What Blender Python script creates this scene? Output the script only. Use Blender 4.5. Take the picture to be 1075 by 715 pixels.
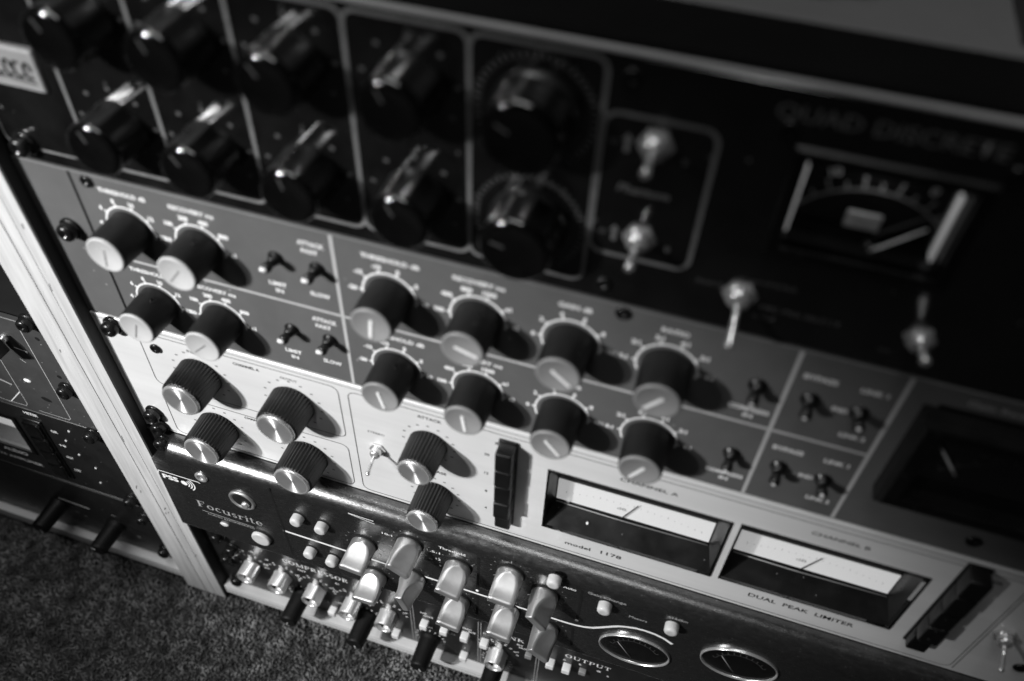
import bpy, bmesh, math, random
import numpy as np
from mathutils import Vector, Matrix

random.seed(7)
scene = bpy.context.scene
for _o in list(bpy.data.objects):
    bpy.data.objects.remove(_o)
col = scene.collection
S = 0.001            # all sizes below are millimetres
FLOOR = -378.0       # height of the carpet below the joint of the two upper units

# Panel coordinates: u to the right, v up, w out of the rack front.
def P(u, v, w):
    return Vector((u * S, -w * S, (v - FLOOR) * S))
def D(u, v, w):
    return Vector((u * S, -w * S, v * S))

# ------------------------------------------------------------------ camera
cam_d = bpy.data.cameras.new('camera')
cam = bpy.data.objects.new('camera', cam_d)
col.objects.link(cam)
R_ = Matrix(((0.95050476, -0.24714641, 0.18830655),
             (0.30884356, 0.68518465, -0.65964964),
             (0.03400528, 0.68515739, 0.72760085)))
cam.matrix_world = Matrix.Translation(P(134.966, 203.187, 213.766)) @ R_.to_4x4()
cam_d.sensor_width = 36.0
cam_d.lens = 870.448 / 1075 * 36
cam_d.clip_start = 0.005
cam_d.clip_end = 50
cam_d.dof.use_dof = True
cam_d.dof.focus_distance = 0.458
cam_d.dof.aperture_fstop = 4.7
scene.camera = cam

# ------------------------------------------------------------------ world and lamps (a dim room, lamps up to the left)
world = bpy.data.worlds.new('World')
scene.world = world
world.use_nodes = True
bg = world.node_tree.nodes['Background']
bg.inputs[0].default_value = (1, 1, 1, 1)
bg.inputs[1].default_value = 0.0015

def lamp_spot(name, pos, target, power, radius, size, blend=1.0):
    l = bpy.data.lights.new(name, 'SPOT')
    l.energy = power
    l.shadow_soft_size = radius * S
    l.spot_size = math.radians(size)
    l.spot_blend = blend
    o = bpy.data.objects.new(name, l)
    col.objects.link(o)
    o.location = P(*pos)
    o.rotation_euler = (P(*target) - P(*pos)).to_track_quat('-Z', 'Y').to_euler()
    return o
def lamp_area(name, pos, target, power, sx, sy):
    l = bpy.data.lights.new(name, 'AREA')
    l.shape = 'RECTANGLE'
    l.size = sx * S
    l.size_y = sy * S
    l.energy = power
    o = bpy.data.objects.new(name, l)
    col.objects.link(o)
    o.location = P(*pos)
    o.rotation_euler = (P(*target) - P(*pos)).to_track_quat('-Z', 'Y').to_euler()
    return o
lamp_spot('key_lamp', (-570, 350, 720), (-50, -135, 0), 62.0, 28, 31.5, 0.85)
lamp_spot('second_lamp', (-480, 440, 760), (-50, -145, 0), 13, 24, 30, 0.85)
lamp_area('ceiling_lamp', (-170, 1080, 200), (-20, -180, 0), 5.0, 1000, 170)

scene.render.engine = 'CYCLES'
scene.view_settings.view_transform = 'Standard'
scene.view_settings.look = 'None'
scene.view_settings.gamma = 1
scene.view_settings.use_curve_mapping = False
scene.view_settings.exposure = 0.0

# ------------------------------------------------------------------ materials
def mat(name, c, rough=0.5, metal=0.0, spec=0.5, var=0.0, vscale=60, bump=0.0, bscale=900, stretch=(1, 1, 1),
        rvar=0.0, dust=0.0, dscale=260, coat=0.0, aniso=0.0, radial=False, dustcol=0.45):
    m = bpy.data.materials.new(name)
    m.use_nodes = True
    nt = m.node_tree
    b = nt.nodes['Principled BSDF']
    b.inputs['Base Color'].default_value = (c, c, c, 1)
    b.inputs['Roughness'].default_value = rough
    b.inputs['Metallic'].default_value = metal
    b.inputs['Specular IOR Level'].default_value = spec
    b.inputs['Coat Weight'].default_value = coat
    tc = nt.nodes.new('ShaderNodeTexCoord')
    mp = nt.nodes.new('ShaderNodeMapping')
    mp.inputs['Scale'].default_value = stretch
    nt.links.new(tc.outputs['Object'], mp.inputs['Vector'])
    colsock = None
    if var > 0 or dust > 0:
        n = nt.nodes.new('ShaderNodeTexNoise')
        n.inputs['Scale'].default_value = vscale
        n.inputs['Detail'].default_value = 8
        n.inputs['Roughness'].default_value = 0.65
        nt.links.new(mp.outputs[0], n.inputs['Vector'])
        r = nt.nodes.new('ShaderNodeMapRange')
        r.inputs['From Min'].default_value = 0.3
        r.inputs['From Max'].default_value = 0.7
        r.inputs['To Min'].default_value = c * (1 - var)
        r.inputs['To Max'].default_value = c * (1 + var)
        nt.links.new(n.outputs['Fac'], r.inputs['Value'])
        colsock = r.outputs[0]
        if dust > 0:
            v = nt.nodes.new('ShaderNodeTexVoronoi')
            v.inputs['Scale'].default_value = dscale
            nt.links.new(tc.outputs['Object'], v.inputs['Vector'])
            lt = nt.nodes.new('ShaderNodeMapRange')
            lt.inputs['From Min'].default_value = 0.10
            lt.inputs['From Max'].default_value = 0.19
            lt.inputs['To Min'].default_value = 1.0
            lt.inputs['To Max'].default_value = 0.0
            nt.links.new(v.outputs['Distance'], lt.inputs['Value'])
            sep = nt.nodes.new('ShaderNodeSeparateColor')
            nt.links.new(v.outputs['Color'], sep.inputs[0])
            gt = nt.nodes.new('ShaderNodeMath')
            gt.operation = 'GREATER_THAN'
            gt.inputs[1].default_value = 1 - dust
            nt.links.new(sep.outputs[0], gt.inputs[0])
            mu = nt.nodes.new('ShaderNodeMath')
            mu.operation = 'MULTIPLY'
            nt.links.new(gt.outputs[0], mu.inputs[0])
            nt.links.new(lt.outputs[0], mu.inputs[1])
            mx = nt.nodes.new('ShaderNodeMix')
            nt.links.new(mu.outputs[0], mx.inputs[0])
            nt.links.new(colsock, mx.inputs[2])
            mx.inputs[3].default_value = dustcol
            colsock = mx.outputs[0]
        nt.links.new(colsock, b.inputs['Base Color'])
    if rvar > 0:
        n2 = nt.nodes.new('ShaderNodeTexNoise')
        n2.inputs['Scale'].default_value = vscale * 0.7
        n2.inputs['Detail'].default_value = 6
        nt.links.new(mp.outputs[0], n2.inputs['Vector'])
        r2 = nt.nodes.new('ShaderNodeMapRange')
        r2.inputs['From Min'].default_value = 0.3
        r2.inputs['From Max'].default_value = 0.7
        r2.inputs['To Min'].default_value = max(0.03, rough - rvar)
        r2.inputs['To Max'].default_value = rough + rvar
        nt.links.new(n2.outputs['Fac'], r2.inputs['Value'])
        nt.links.new(r2.outputs[0], b.inputs['Roughness'])
    if bump > 0:
        n3 = nt.nodes.new('ShaderNodeTexNoise')
        n3.inputs['Scale'].default_value = bscale
        n3.inputs['Detail'].default_value = 4
        nt.links.new(mp.outputs[0], n3.inputs['Vector'])
        bp = nt.nodes.new('ShaderNodeBump')
        bp.inputs['Strength'].default_value = bump
        bp.inputs['Distance'].default_value = 0.0002
        nt.links.new(n3.outputs['Fac'], bp.inputs['Height'])
        nt.links.new(bp.outputs[0], b.inputs['Normal'])
    if aniso > 0:
        b.inputs['Anisotropic'].default_value = aniso
        tg = nt.nodes.new('ShaderNodeTangent')
        tg.direction_type = 'RADIAL'
        tg.axis = 'Y'
        b.inputs['Anisotropic Rotation'].default_value = 0.25
        nt.links.new(tg.outputs[0], b.inputs['Tangent'])
    return m

M = {}
M['quad_panel'] = mat('glossy_black_panel_paint', 0.006, 0.12, 0, 0.5, var=0.55, vscale=45, bump=0.05, bscale=500, rvar=0.05, dust=0.05, dscale=190, dustcol=0.09)
M['quad_panel'].node_tree.nodes['Principled BSDF'].inputs['IOR'].default_value = 2.1
M['edge_alu'] = mat('bare_aluminium_edge', 0.5, 0.35, 0.4, var=0.2, vscale=90, stretch=(0.3, 1, 1), rvar=0.1)
M['gloss_black'] = mat('black_bakelite', 0.003, 0.07, 0, 1.0, var=0.4, vscale=80, rvar=0.03)
M['ink_grey'] = mat('grey_screen_ink', 0.135, 0.6, var=0.25, vscale=200)
M['ink_dim'] = mat('faded_grey_ink', 0.06, 0.6, var=0.4, vscale=300)
M['ink_white'] = mat('white_screen_ink', 0.8, 0.6, var=0.08, vscale=300)
M['ink_black'] = mat('black_screen_ink', 0.008, 0.7, 0, 0.2, var=0.3, vscale=300)
M['ink_pale'] = mat('pale_brown_ink', 0.33, 0.6, var=0.2, vscale=300)
M['neve_panel'] = mat('slate_grey_panel_paint', 0.098, 0.5, 0, 0.4, var=0.12, vscale=35, bump=0.25, bscale=1500, rvar=0.06, dust=0.03, dscale=260, dustcol=0.25)
M['knob_matte'] = mat('matte_dark_knob', 0.007, 0.5, 0, 0.35, var=0.35, vscale=120, bump=0.4, bscale=1800, dust=0.05, dscale=500, dustcol=0.12)
M['cap_light'] = mat('pale_grey_knob_cap', 0.44, 0.45, var=0.06, vscale=100, bump=0.1, bscale=900)
M['cap_grey'] = mat('mid_grey_knob_cap', 0.22, 0.45, var=0.08, vscale=100, bump=0.1, bscale=900)
M['black'] = mat('black_plastic', 0.0045, 0.34, 0, 0.5, var=0.4, vscale=100, rvar=0.08, dust=0.08, dscale=420, dustcol=0.10)
M['void'] = mat('dark_steel_chassis', 0.010, 0.7, 0, 0.2, var=0.3, vscale=30)
M['urei_panel'] = mat('brushed_anodised_aluminium', 0.78, 0.42, 0.25, 0.5, var=0.07, vscale=60, stretch=(0.05, 1, 1), bump=0.12, bscale=2500, rvar=0.05)
M['spun'] = mat('spun_aluminium', 0.62, 0.5, 0.8, aniso=0.95, var=0.05, vscale=200)
M['steel'] = mat('bright_nickel', 0.75, 0.22, 0.75, var=0.08, vscale=200, rvar=0.06)
M['chrome'] = mat('satin_aluminium_casting', 0.58, 0.42, 0.85, var=0.12, vscale=70, rvar=0.09, bump=0.10, bscale=420, dust=0.04, dscale=300, dustcol=0.4)
M['silver'] = mat('polished_aluminium_knob', 0.9, 0.33, 0.8, var=0.06, vscale=200, rvar=0.05)
M['screw'] = mat('black_oxide_screw', 0.02, 0.22, 0.6, var=0.4, vscale=300, rvar=0.08)
M['red_panel'] = mat('anodised_dark_front', 0.125, 0.25, 0.9, 0.5, var=0.25, vscale=900, stretch=(0.35, 1, 1), bump=0.30, bscale=2600, rvar=0.05, dust=0.20, dscale=420, dustcol=0.36)
M['white_plastic'] = mat('white_plastic', 0.72, 0.4, var=0.08, vscale=150, bump=0.1, bscale=700)
M['button_white'] = mat('aged_white_button', 0.5, 0.4, var=0.12, vscale=250, bump=0.15, bscale=900)
M['black_dull'] = mat('dull_black_knob', 0.005, 0.5, 0, 0.25, var=0.4, vscale=150)
M['ivory'] = mat('ivory_button', 0.5, 0.4, var=0.12, vscale=150)
M['comp_panel'] = mat('satin_black_panel', 0.012, 0.33, 0, 0.5, var=0.35, vscale=60, bump=0.15, bscale=1200, rvar=0.06, dust=0.08, dscale=420, dustcol=0.16)
M['wood'] = mat('pale_plywood_edge', 0.46, 0.6, 0, 0.3, var=0.22, vscale=260, stretch=(1, 1, 0.06), bump=0.5, bscale=1100)
M['board'] = mat('pale_board_edge', 0.70, 0.5, 0, 0.4, var=0.10, vscale=200, stretch=(0.05, 1, 1), bump=0.3, bscale=900)
M['wood_line'] = mat('dark_glue_line', 0.10, 0.8, var=0.5, vscale=80, stretch=(1, 1, 0.3))
M['black_wood'] = mat('black_side_face', 0.03, 0.6, 0, 0.3, var=0.3, vscale=60, stretch=(1, 1, 0.1))
M['l_panel'] = mat('charcoal_left_panel', 0.045, 0.42, 0, 0.4, var=0.2, vscale=60, bump=0.2, bscale=1400, dust=0.10, dscale=420, dustcol=0.30)
M['paper'] = mat('ivory_meter_card', 0.82, 0.6, var=0.03, vscale=60)
def emit(m, c, e):
    b = m.node_tree.nodes['Principled BSDF']
    b.inputs['Emission Color'].default_value = (c, c, c, 1)
    b.inputs['Emission Strength'].default_value = e
M['lit_paper'] = mat('backlit_meter_card', 0.45, 0.6, var=0.03, vscale=60)
emit(M['lit_paper'], 1.0, 0.40)
M['reflection_glow'] = mat('glowing_reflection_strip', 0.6, 0.4)
emit(M['reflection_glow'], 1.0, 0.17)  # glow imitates a reflection, no light source of its own
M['lid'] = mat('black_lid', 0.004, 0.6, 0, 0.15, var=0.3, vscale=20)
M['grey_top'] = mat('grey_laminate_top', 0.14, 0.55, 0, 0.3, var=0.12, vscale=8)
M['carpet'] = mat('charcoal_carpet_backing', 0.05, 0.95, 0, 0.1, var=0.4, vscale=90)

def glass_mat():
    m = bpy.data.materials.new('clear_meter_cover')
    m.use_nodes = True
    nt = m.node_tree
    nt.nodes.remove(nt.nodes['Principled BSDF'])
    out = nt.nodes['Material Output']
    t = nt.nodes.new('ShaderNodeBsdfTransparent')
    g = nt.nodes.new('ShaderNodeBsdfGlossy')
    g.inputs['Roughness'].default_value = 0.08
    f = nt.nodes.new('ShaderNodeFresnel')
    f.inputs['IOR'].default_value = 1.45
    mx = nt.nodes.new('ShaderNodeMixShader')
    ge = nt.nodes.new('ShaderNodeNewGeometry')      # the far side of the sheet adds no second reflection
    mu = nt.nodes.new('ShaderNodeMath'); mu.operation = 'SUBTRACT'; mu.inputs[0].default_value = 1.0
    nt.links.new(ge.outputs['Backfacing'], mu.inputs[1])
    m2 = nt.nodes.new('ShaderNodeMath'); m2.operation = 'MULTIPLY'
    nt.links.new(f.outputs[0], m2.inputs[0]); nt.links.new(mu.outputs[0], m2.inputs[1])
    nt.links.new(m2.outputs[0], mx.inputs[0])
    nt.links.new(t.outputs[0], mx.inputs[1])
    nt.links.new(g.outputs[0], mx.inputs[2])
    nt.links.new(mx.outputs[0], out.inputs[0])
    return m
M['glass'] = glass_mat()

def pile_mat():
    m = bpy.data.materials.new('charcoal_carpet_yarn')
    m.use_nodes = True
    nt = m.node_tree
    b = nt.nodes['Principled BSDF']
    b.inputs['Roughness'].default_value = 0.85
    b.inputs['Specular IOR Level'].default_value = 0.25
    tc = nt.nodes.new('ShaderNodeTexCoord')
    n1 = nt.nodes.new('ShaderNodeTexNoise'); n1.inputs['Scale'].default_value = 170; n1.inputs['Detail'].default_value = 5
    n2 = nt.nodes.new('ShaderNodeTexNoise'); n2.inputs['Scale'].default_value = 45; n2.inputs['Detail'].default_value = 3
    nt.links.new(tc.outputs['Object'], n1.inputs['Vector'])
    nt.links.new(tc.outputs['Object'], n2.inputs['Vector'])
    r1 = nt.nodes.new('ShaderNodeMapRange')
    r1.inputs['From Min'].default_value = 0.35; r1.inputs['From Max'].default_value = 0.68
    r1.inputs['To Min'].default_value = 0.055; r1.inputs['To Max'].default_value = 0.32
    nt.links.new(n1.outputs['Fac'], r1.inputs['Value'])
    r2 = nt.nodes.new('ShaderNodeMapRange')
    r2.inputs['From Min'].default_value = 0.3; r2.inputs['From Max'].default_value = 0.7
    r2.inputs['To Min'].default_value = 0.55; r2.inputs['To Max'].default_value = 1.4
    nt.links.new(n2.outputs['Fac'], r2.inputs['Value'])
    mu = nt.nodes.new('ShaderNodeMath'); mu.operation = 'MULTIPLY'
    nt.links.new(r1.outputs[0], mu.inputs[0]); nt.links.new(r2.outputs[0], mu.inputs[1])
    nt.links.new(mu.outputs[0], b.inputs['Base Color'])
    return m
M['pile'] = pile_mat()

# ------------------------------------------------------------------ mesh helpers (millimetres in u, v, w)
class MB:
    def __init__(s):
        s.v = []; s.f = []; s.sm = []
    def face(s, pts, smooth=False):
        i = len(s.v)
        s.v += [tuple(p) for p in pts]
        s.f.append(tuple(range(i, i + len(pts)))); s.sm.append(smooth)
        return s
    def box(s, u0, u1, v0, v1, w0, w1):
        i = len(s.v)
        s.v += [(u0, v0, w0), (u1, v0, w0), (u1, v1, w0), (u0, v1, w0), (u0, v0, w1), (u1, v0, w1), (u1, v1, w1), (u0, v1, w1)]
        for q in ((4, 5, 6, 7), (3, 2, 1, 0), (0, 1, 5, 4), (2, 3, 7, 6), (1, 2, 6, 5), (3, 0, 4, 7)):
            s.f.append(tuple(i + k for k in q)); s.sm.append(False)
        return s
    def rbox(s, u0, u1, v0, v1, w0, w1, r=0.6, n=2):
        """box with rounded edges on the front side"""
        rings = []
        pts = lambda d: rrect(u0 + d, u1 - d, v0 + d, v1 - d, max(r - d, 0.02), n)
        rings.append([(a, b, w0) for a, b in pts(0)])
        for k in range(n + 1):
            t = k / n * math.pi / 2
            rings.append([(a, b, w1 - r + r * math.sin(t)) for a, b in pts(r * (1 - math.cos(t)) * 0.98)])
        s.loft(rings, cap=True, smooth=True)
        return s
    def loft(s, rings, cap=True, smooth=True, closed=True, cap0=False):
        i = len(s.v); n = len(rings[0])
        for r in rings:
            s.v += [tuple(p) for p in r]
        for a in range(len(rings) - 1):
            for k in range(n if closed else n - 1):
                k2 = (k + 1) % n
                s.f.append((i + a * n + k, i + a * n + k2, i + (a + 1) * n + k2, i + (a + 1) * n + k)); s.sm.append(smooth)
        if cap:
            s.f.append(tuple(i + (len(rings) - 1) * n + k for k in range(n))); s.sm.append(False)
        if cap0:
            s.f.append(tuple(i + k for k in reversed(range(n)))); s.sm.append(False)
        return s
    def lathe(s, prof, n=32, cu=0, cv=0, cap=True, smooth=True, flute=None):
        rings = []
        for r, w in prof:
            ring = []
            for k in range(n):
                a = 2 * math.pi * k / n
                rr = r
                if flute and flute[2] <= w <= flute[3]:
                    rr = r - flute[1] * (0.5 - 0.5 * math.cos(flute[0] * a)) ** flute[4]
                ring.append((cu + rr * math.cos(a), cv + rr * math.sin(a), w))
            rings.append(ring)
        return s.loft(rings, cap=cap, smooth=smooth)
    def tube(s, path, rad, n=10):
        rings = []
        for k, p in enumerate(path):
            p = Vector(p)
            a = Vector(path[max(k - 1, 0)]); b = Vector(path[min(k + 1, len(path) - 1)])
            t = (b - a).normalized()
            x = t.orthogonal().normalized() if k == 0 else (px - t * px.dot(t)).normalized()
            px = x
            y = t.cross(x)
            r = rad[k] if isinstance(rad, (list, tuple)) else rad
            rings.append([p + (x * math.cos(2 * math.pi * j / n) + y * math.sin(2 * math.pi * j / n)) * r for j in range(n)])
        return s.loft(rings, cap=True, cap0=True)
    def strip(s, pts, width, w, closed=False):
        """flat printed line along a polyline in the u-v plane"""
        n = len(pts)
        L_, R2 = [], []
        for k in range(n):
            a = pts[k - 1] if (k > 0 or closed) else pts[k]
            b = pts[(k + 1) % n] if (k < n - 1 or closed) else pts[k]
            d = Vector((b[0] - a[0], b[1] - a[1])).normalized()
            L_.append((pts[k][0] - d.y * width / 2, pts[k][1] + d.x * width / 2, w))
            R2.append((pts[k][0] + d.y * width / 2, pts[k][1] - d.x * width / 2, w))
        i = len(s.v)
        for a, b in zip(L_, R2):
            s.v += [a, b]
        for k in range(n if closed else n - 1):
            k2 = (k + 1) % n
            s.f.append((i + 2 * k + 1, i + 2 * k2 + 1, i + 2 * k2, i + 2 * k)); s.sm.append(False)
        return s
    def ribbon(s, pts, width, w0, w1):
        """a printed line with a little body"""
        s.strip(pts, width, w1)
        return s
    def mesh(s, name):
        me = bpy.data.meshes.new(name)
        me.from_pydata([D(*p) for p in s.v], [], s.f)
        me.polygons.foreach_set('use_smooth', s.sm)
        me.update()
        return me

def rrect(u0, u1, v0, v1, r, n=4):
    pts = []
    for cu, cv, a0 in ((u1 - r, v1 - r, 0), (u0 + r, v1 - r, 90), (u0 + r, v0 + r, 180), (u1 - r, v0 + r, 270)):
        for k in range(n + 1):
            a = math.radians(a0 + 90 * k / n)
            pts.append((cu + r * math.cos(a), cv + r * math.sin(a)))
    return pts

def holed_panel(u0, u1, v0, v1, w0, w1, holes=(), bev=0.5):
    us = sorted({u0, u1, *[h[0] for h in holes], *[h[1] for h in holes]})
    vs = sorted({v0, v1, *[h[2] for h in holes], *[h[3] for h in holes]})
    mb = MB()
    for a in range(len(us) - 1):
        for b in range(len(vs) - 1):
            cu, cv = (us[a] + us[a + 1]) / 2, (vs[b] + vs[b + 1]) / 2
            if any(h[0] < cu < h[1] and h[2] < cv < h[3] for h in holes):
                continue
            e = [us[a], us[a + 1], vs[b], vs[b + 1]]
            if us[a] == u0: e[0] += bev
            if us[a + 1] == u1: e[1] -= bev
            if vs[b] == v0: e[2] += bev
            if vs[b + 1] == v1: e[3] -= bev
            mb.face([(e[0], e[2], w1), (e[1], e[2], w1), (e[1], e[3], w1), (e[0], e[3], w1)])
    o = [(u0, v0), (u1, v0), (u1, v1), (u0, v1)]
    i_ = [(u0 + bev, v0 + bev), (u1 - bev, v0 + bev), (u1 - bev, v1 - bev), (u0 + bev, v1 - bev)]
    for k in range(4):
        a, b = o[k], o[(k + 1) % 4]
        c, d = i_[k], i_[(k + 1) % 4]
        mb.face([(*a, w1 - bev), (*b, w1 - bev), (*d, w1), (*c, w1)])
        mb.face([(*a, w0), (*b, w0), (*b, w1 - bev), (*a, w1 - bev)])
    for h in holes:
        c = [(h[0], h[2]), (h[1], h[2]), (h[1], h[3]), (h[0], h[3])]
        for k in range(4):
            a, b = c[k], c[(k + 1) % 4]
            mb.face([(*b, w0), (*a, w0), (*a, w1), (*b, w1)])
    return mb

# ------------------------------------------------------------------ object helpers
def thing(name, at, label, cat, group=None):
    o = bpy.data.objects.new(name, None)
    o.empty_display_size = 0.02
    col.objects.link(o)
    o.location = P(*at)
    o['at'] = at
    o['label'] = label; o['category'] = cat
    if group: o['group'] = group
    return o
def part(name, mesh, m, root, at=(0, 0, 0), rot=0.0, label=None):
    """a part of a thing; `at` in panel coordinates"""
    if isinstance(mesh, MB): mesh = mesh.mesh(name)
    if m is not None and not mesh.materials: mesh.materials.append(M[m] if isinstance(m, str) else m)
    o = bpy.data.objects.new(name, mesh)
    col.objects.link(o)
    o.parent = root
    r = root['at']
    o.location = D(at[0] - r[0], at[1] - r[1], at[2] - r[2])
    o.rotation_euler = (0, -math.radians(rot), 0)
    if label: o['label'] = label
    return o
def sub(name, mesh, m, parent, at=(0, 0, 0), rot=0.0, label=None):
    """a sub-part; `at` in its parent's own coordinates"""
    if isinstance(mesh, MB): mesh = mesh.mesh(name)
    if m is not None and not mesh.materials: mesh.materials.append(M[m] if isinstance(m, str) else m)
    o = bpy.data.objects.new(name, mesh)
    col.objects.link(o)
    o.parent = parent
    o.location = D(*at)
    o.rotation_euler = (0, -math.radians(rot), 0)
    if label: o['label'] = label
    return o

_tc = {}
def text_mesh(body, height, width=None, bold=0.0, matname='ink_white', slant=0.0):
    key = (body, height, width, bold, matname, slant)
    if key in _tc: return _tc[key]
    cu = bpy.data.curves.new('lettering', 'FONT')
    cu.body = body
    cu.size = 1.0
    cu.offset = bold
    cu.resolution_u = 2
    cu.shear = slant
    tmp = bpy.data.objects.new('lettering_tmp', cu)
    col.objects.link(tmp)
    dg = bpy.context.evaluated_depsgraph_get()
    me = bpy.data.meshes.new_from_object(tmp.evaluated_get(dg))
    bpy.data.objects.remove(tmp); bpy.data.curves.remove(cu)
    co = np.empty(len(me.vertices) * 3, np.float32)
    me.vertices.foreach_get('co', co)
    co = co.reshape(-1, 3)
    mn, mx = co.min(0), co.max(0)
    cap = 0.70
    sy = height / cap
    sx = sy if width is None else width / max(mx[0] - mn[0], 1e-6)
    x = (co[:, 0] - (mn[0] + mx[0]) / 2) * sx
    y = (co[:, 1] - cap / 2) * sy
    out = np.stack([x * S, np.zeros_like(x), y * S], 1).astype(np.float32)
    me.vertices.foreach_set('co', out.ravel())
    me.materials.clear()
    me.materials.append(M[matname])
    me.update()
    me.name = 'lettering'
    _tc[key] = me
    return me
def text(body, panel, u, v, w, height, width=None, rot=0.0, bold=0.012, matname='ink_white', slant=0.0):
    return sub('lettering', text_mesh(body, height, width, bold, matname, slant), None, panel, (u, v, w), rot)

# tiny drawn serif alphabet: stems with feet, thick and thin bowls
def serif_mesh(word, height, width, matname, italic=0.0):
    mb = MB()
    lay = [0.0]
    def quad(p):
        lay[0] += 0.012
        mb.face([(a + italic * b, b, lay[0]) for a, b in p])
    def stem(x, y0, y1, t=0.17, ft=True, fb=True, sw=0.19):
        quad([(x - t / 2, y0), (x + t / 2, y0), (x + t / 2, y1), (x - t / 2, y1)])
        if fb: quad([(x - sw, y0), (x + sw, y0), (x + sw, y0 + 0.055), (x - sw, y0 + 0.055)])
        if ft: quad([(x - sw, y1 - 0.055), (x + sw, y1 - 0.055), (x + sw, y1), (x - sw, y1)])
    def bar(x0, x1, y, t=0.065):
        quad([(x0, y - t / 2), (x1, y - t / 2), (x1, y + t / 2), (x0, y + t / 2)])
    def line(x0, y0, x1, y1, t=0.12):
        quad([(x0 - t / 2, y0), (x0 + t / 2, y0), (x1 + t / 2, y1), (x1 - t / 2, y1)])
    def arc(cx, cy, rx, ry, a0, a1, thick=0.17, thin=0.06):
        n = max(6, int(abs(a1 - a0) / 15))
        for k in range(n):
            q = []
            for a, sgn in ((k, 1), (k + 1, 1), (k + 1, -1), (k, -1)):
                t = math.radians(a0 + (a1 - a0) * a / n)
                th = thin + (thick - thin) * abs(math.cos(t))
                q.append((cx + (rx - (0 if sgn > 0 else th)) * math.cos(t), cy + (ry - (0 if sgn > 0 else th)) * math.sin(t)))
            if a1 < a0: q.reverse()
            lay[0] += 0.002
            mb.face([(a + italic * b, b, lay[0]) for a, b in q])
    x = 0.0
    for ch in word:
        n0 = len(mb.v); lay[0] = 0.0
        if ch == 'C': arc(.42, .5, .42, .5, 45, 315); bar(.62, .74, .80, .2); wd = .86
        elif ch == 'O': arc(.45, .5, .45, .5, 0, 360, .2); wd = .98
        elif ch == 'M': stem(.18, 0, 1, .07); stem(1.0, 0, 1); line(.56, .02, .22, .98, .15); line(.60, .02, .96, .98, .06); wd = 1.25
        elif ch == 'P': stem(.2, 0, 1); arc(.42, .74, .34, .27, -90, 90); bar(.2, .44, .97); bar(.2, .44, .50); wd = .84
        elif ch == 'R': stem(.2, 0, 1); arc(.42, .75, .33, .26, -90, 90); bar(.2, .44, .97); bar(.2, .44, .52); line(.82, .02, .46, .50, .16); wd = .98
        elif ch == 'E': stem(.2, 0, 1); bar(.2, .72, .97); bar(.2, .58, .52); bar(.2, .76, .03); bar(.68, .74, .86, .22); bar(.70, .78, .14, .22); wd = .86
        elif ch == 'S': arc(.34, .74, .29, .27, 30, 270, .15, .08); arc(.34, .26, .31, .27, -150, 90, .15, .08); wd = .74
        elif ch == 'L': stem(.2, 0, 1); bar(.2, .70, .03); bar(.66, .73, .13, .2); wd = .80
        elif ch == 'I': stem(.2, 0, 1); wd = .44
        elif ch == 'N': stem(.18, 0, 1, .07); stem(.84, 0, 1, .07); line(.82, .0, .20, 1.0, .17); wd = 1.06
        elif ch == 'K': stem(.2, 0, 1); line(.26, .45, .74, .98, .07); line(.82, .02, .42, .60, .17); wd = .98
        elif ch == 'U': stem(.2, .3, 1, .17, True, False); stem(.80, .3, 1, .07, True, False); arc(.48, .32, .37, .32, 180, 360, .17, .07); wd = 1.02
        elif ch == 'T': stem(.42, 0, 1, .17, False); bar(.04, .80, .96, .08); bar(.04, .10, .86, .2); bar(.74, .80, .86, .2); wd = .88
        elif ch == 'F': stem(.2, 0, 1); bar(.2, .72, .97); bar(.2, .56, .52); bar(.66, .72, .86, .2); wd = .78
        elif ch == 'o': arc(.31, .32, .30, .33, 0, 360, .14); wd = .68
        elif ch == 'c': arc(.29, .32, .28, .33, 50, 310, .14); wd = .56
        elif ch == 'u': stem(.14, .18, .64, .13, True, False, .14); stem(.56, 0, .64, .13, True, True, .13); arc(.33, .2, .25, .2, 180, 330, .12); wd = .76
        elif ch == 's': arc(.22, .47, .19, .18, 30, 270, .11, .07); arc(.22, .17, .20, .18, -150, 90, .11, .07); wd = .48
        elif ch == 'r': stem(.15, 0, .64, .13, True, True, .15); arc(.36, .44, .21, .2, 40, 150, .12, .09); wd = .55
        elif ch == 'i': stem(.15, 0, .64, .13, True, True, .15); bar(.08, .22, .86, .14); wd = .34
        elif ch == 't': stem(.17, .08, .86, .12, False, False); bar(.02, .36, .62); arc(.30, .12, .18, .12, 180, 320, .12, .07); wd = .46
        elif ch == 'e': arc(.29, .32, .29, .33, 0, 310, .14); bar(.06, .56, .34, .06); wd = .62
        else: wd = .4
        for k in range(n0, len(mb.v)):
            a, b, c = mb.v[k]
            mb.v[k] = (a + x, b, c)
        x += wd + 0.06
    x -= 0.06
    mb.v = [((a - x / 2) * width / x, (b - 0.5) * height, c * 1.0) for a, b, c in mb.v]
    me = mb.mesh('lettering')
    me.materials.append(M[matname])
    return me

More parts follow.
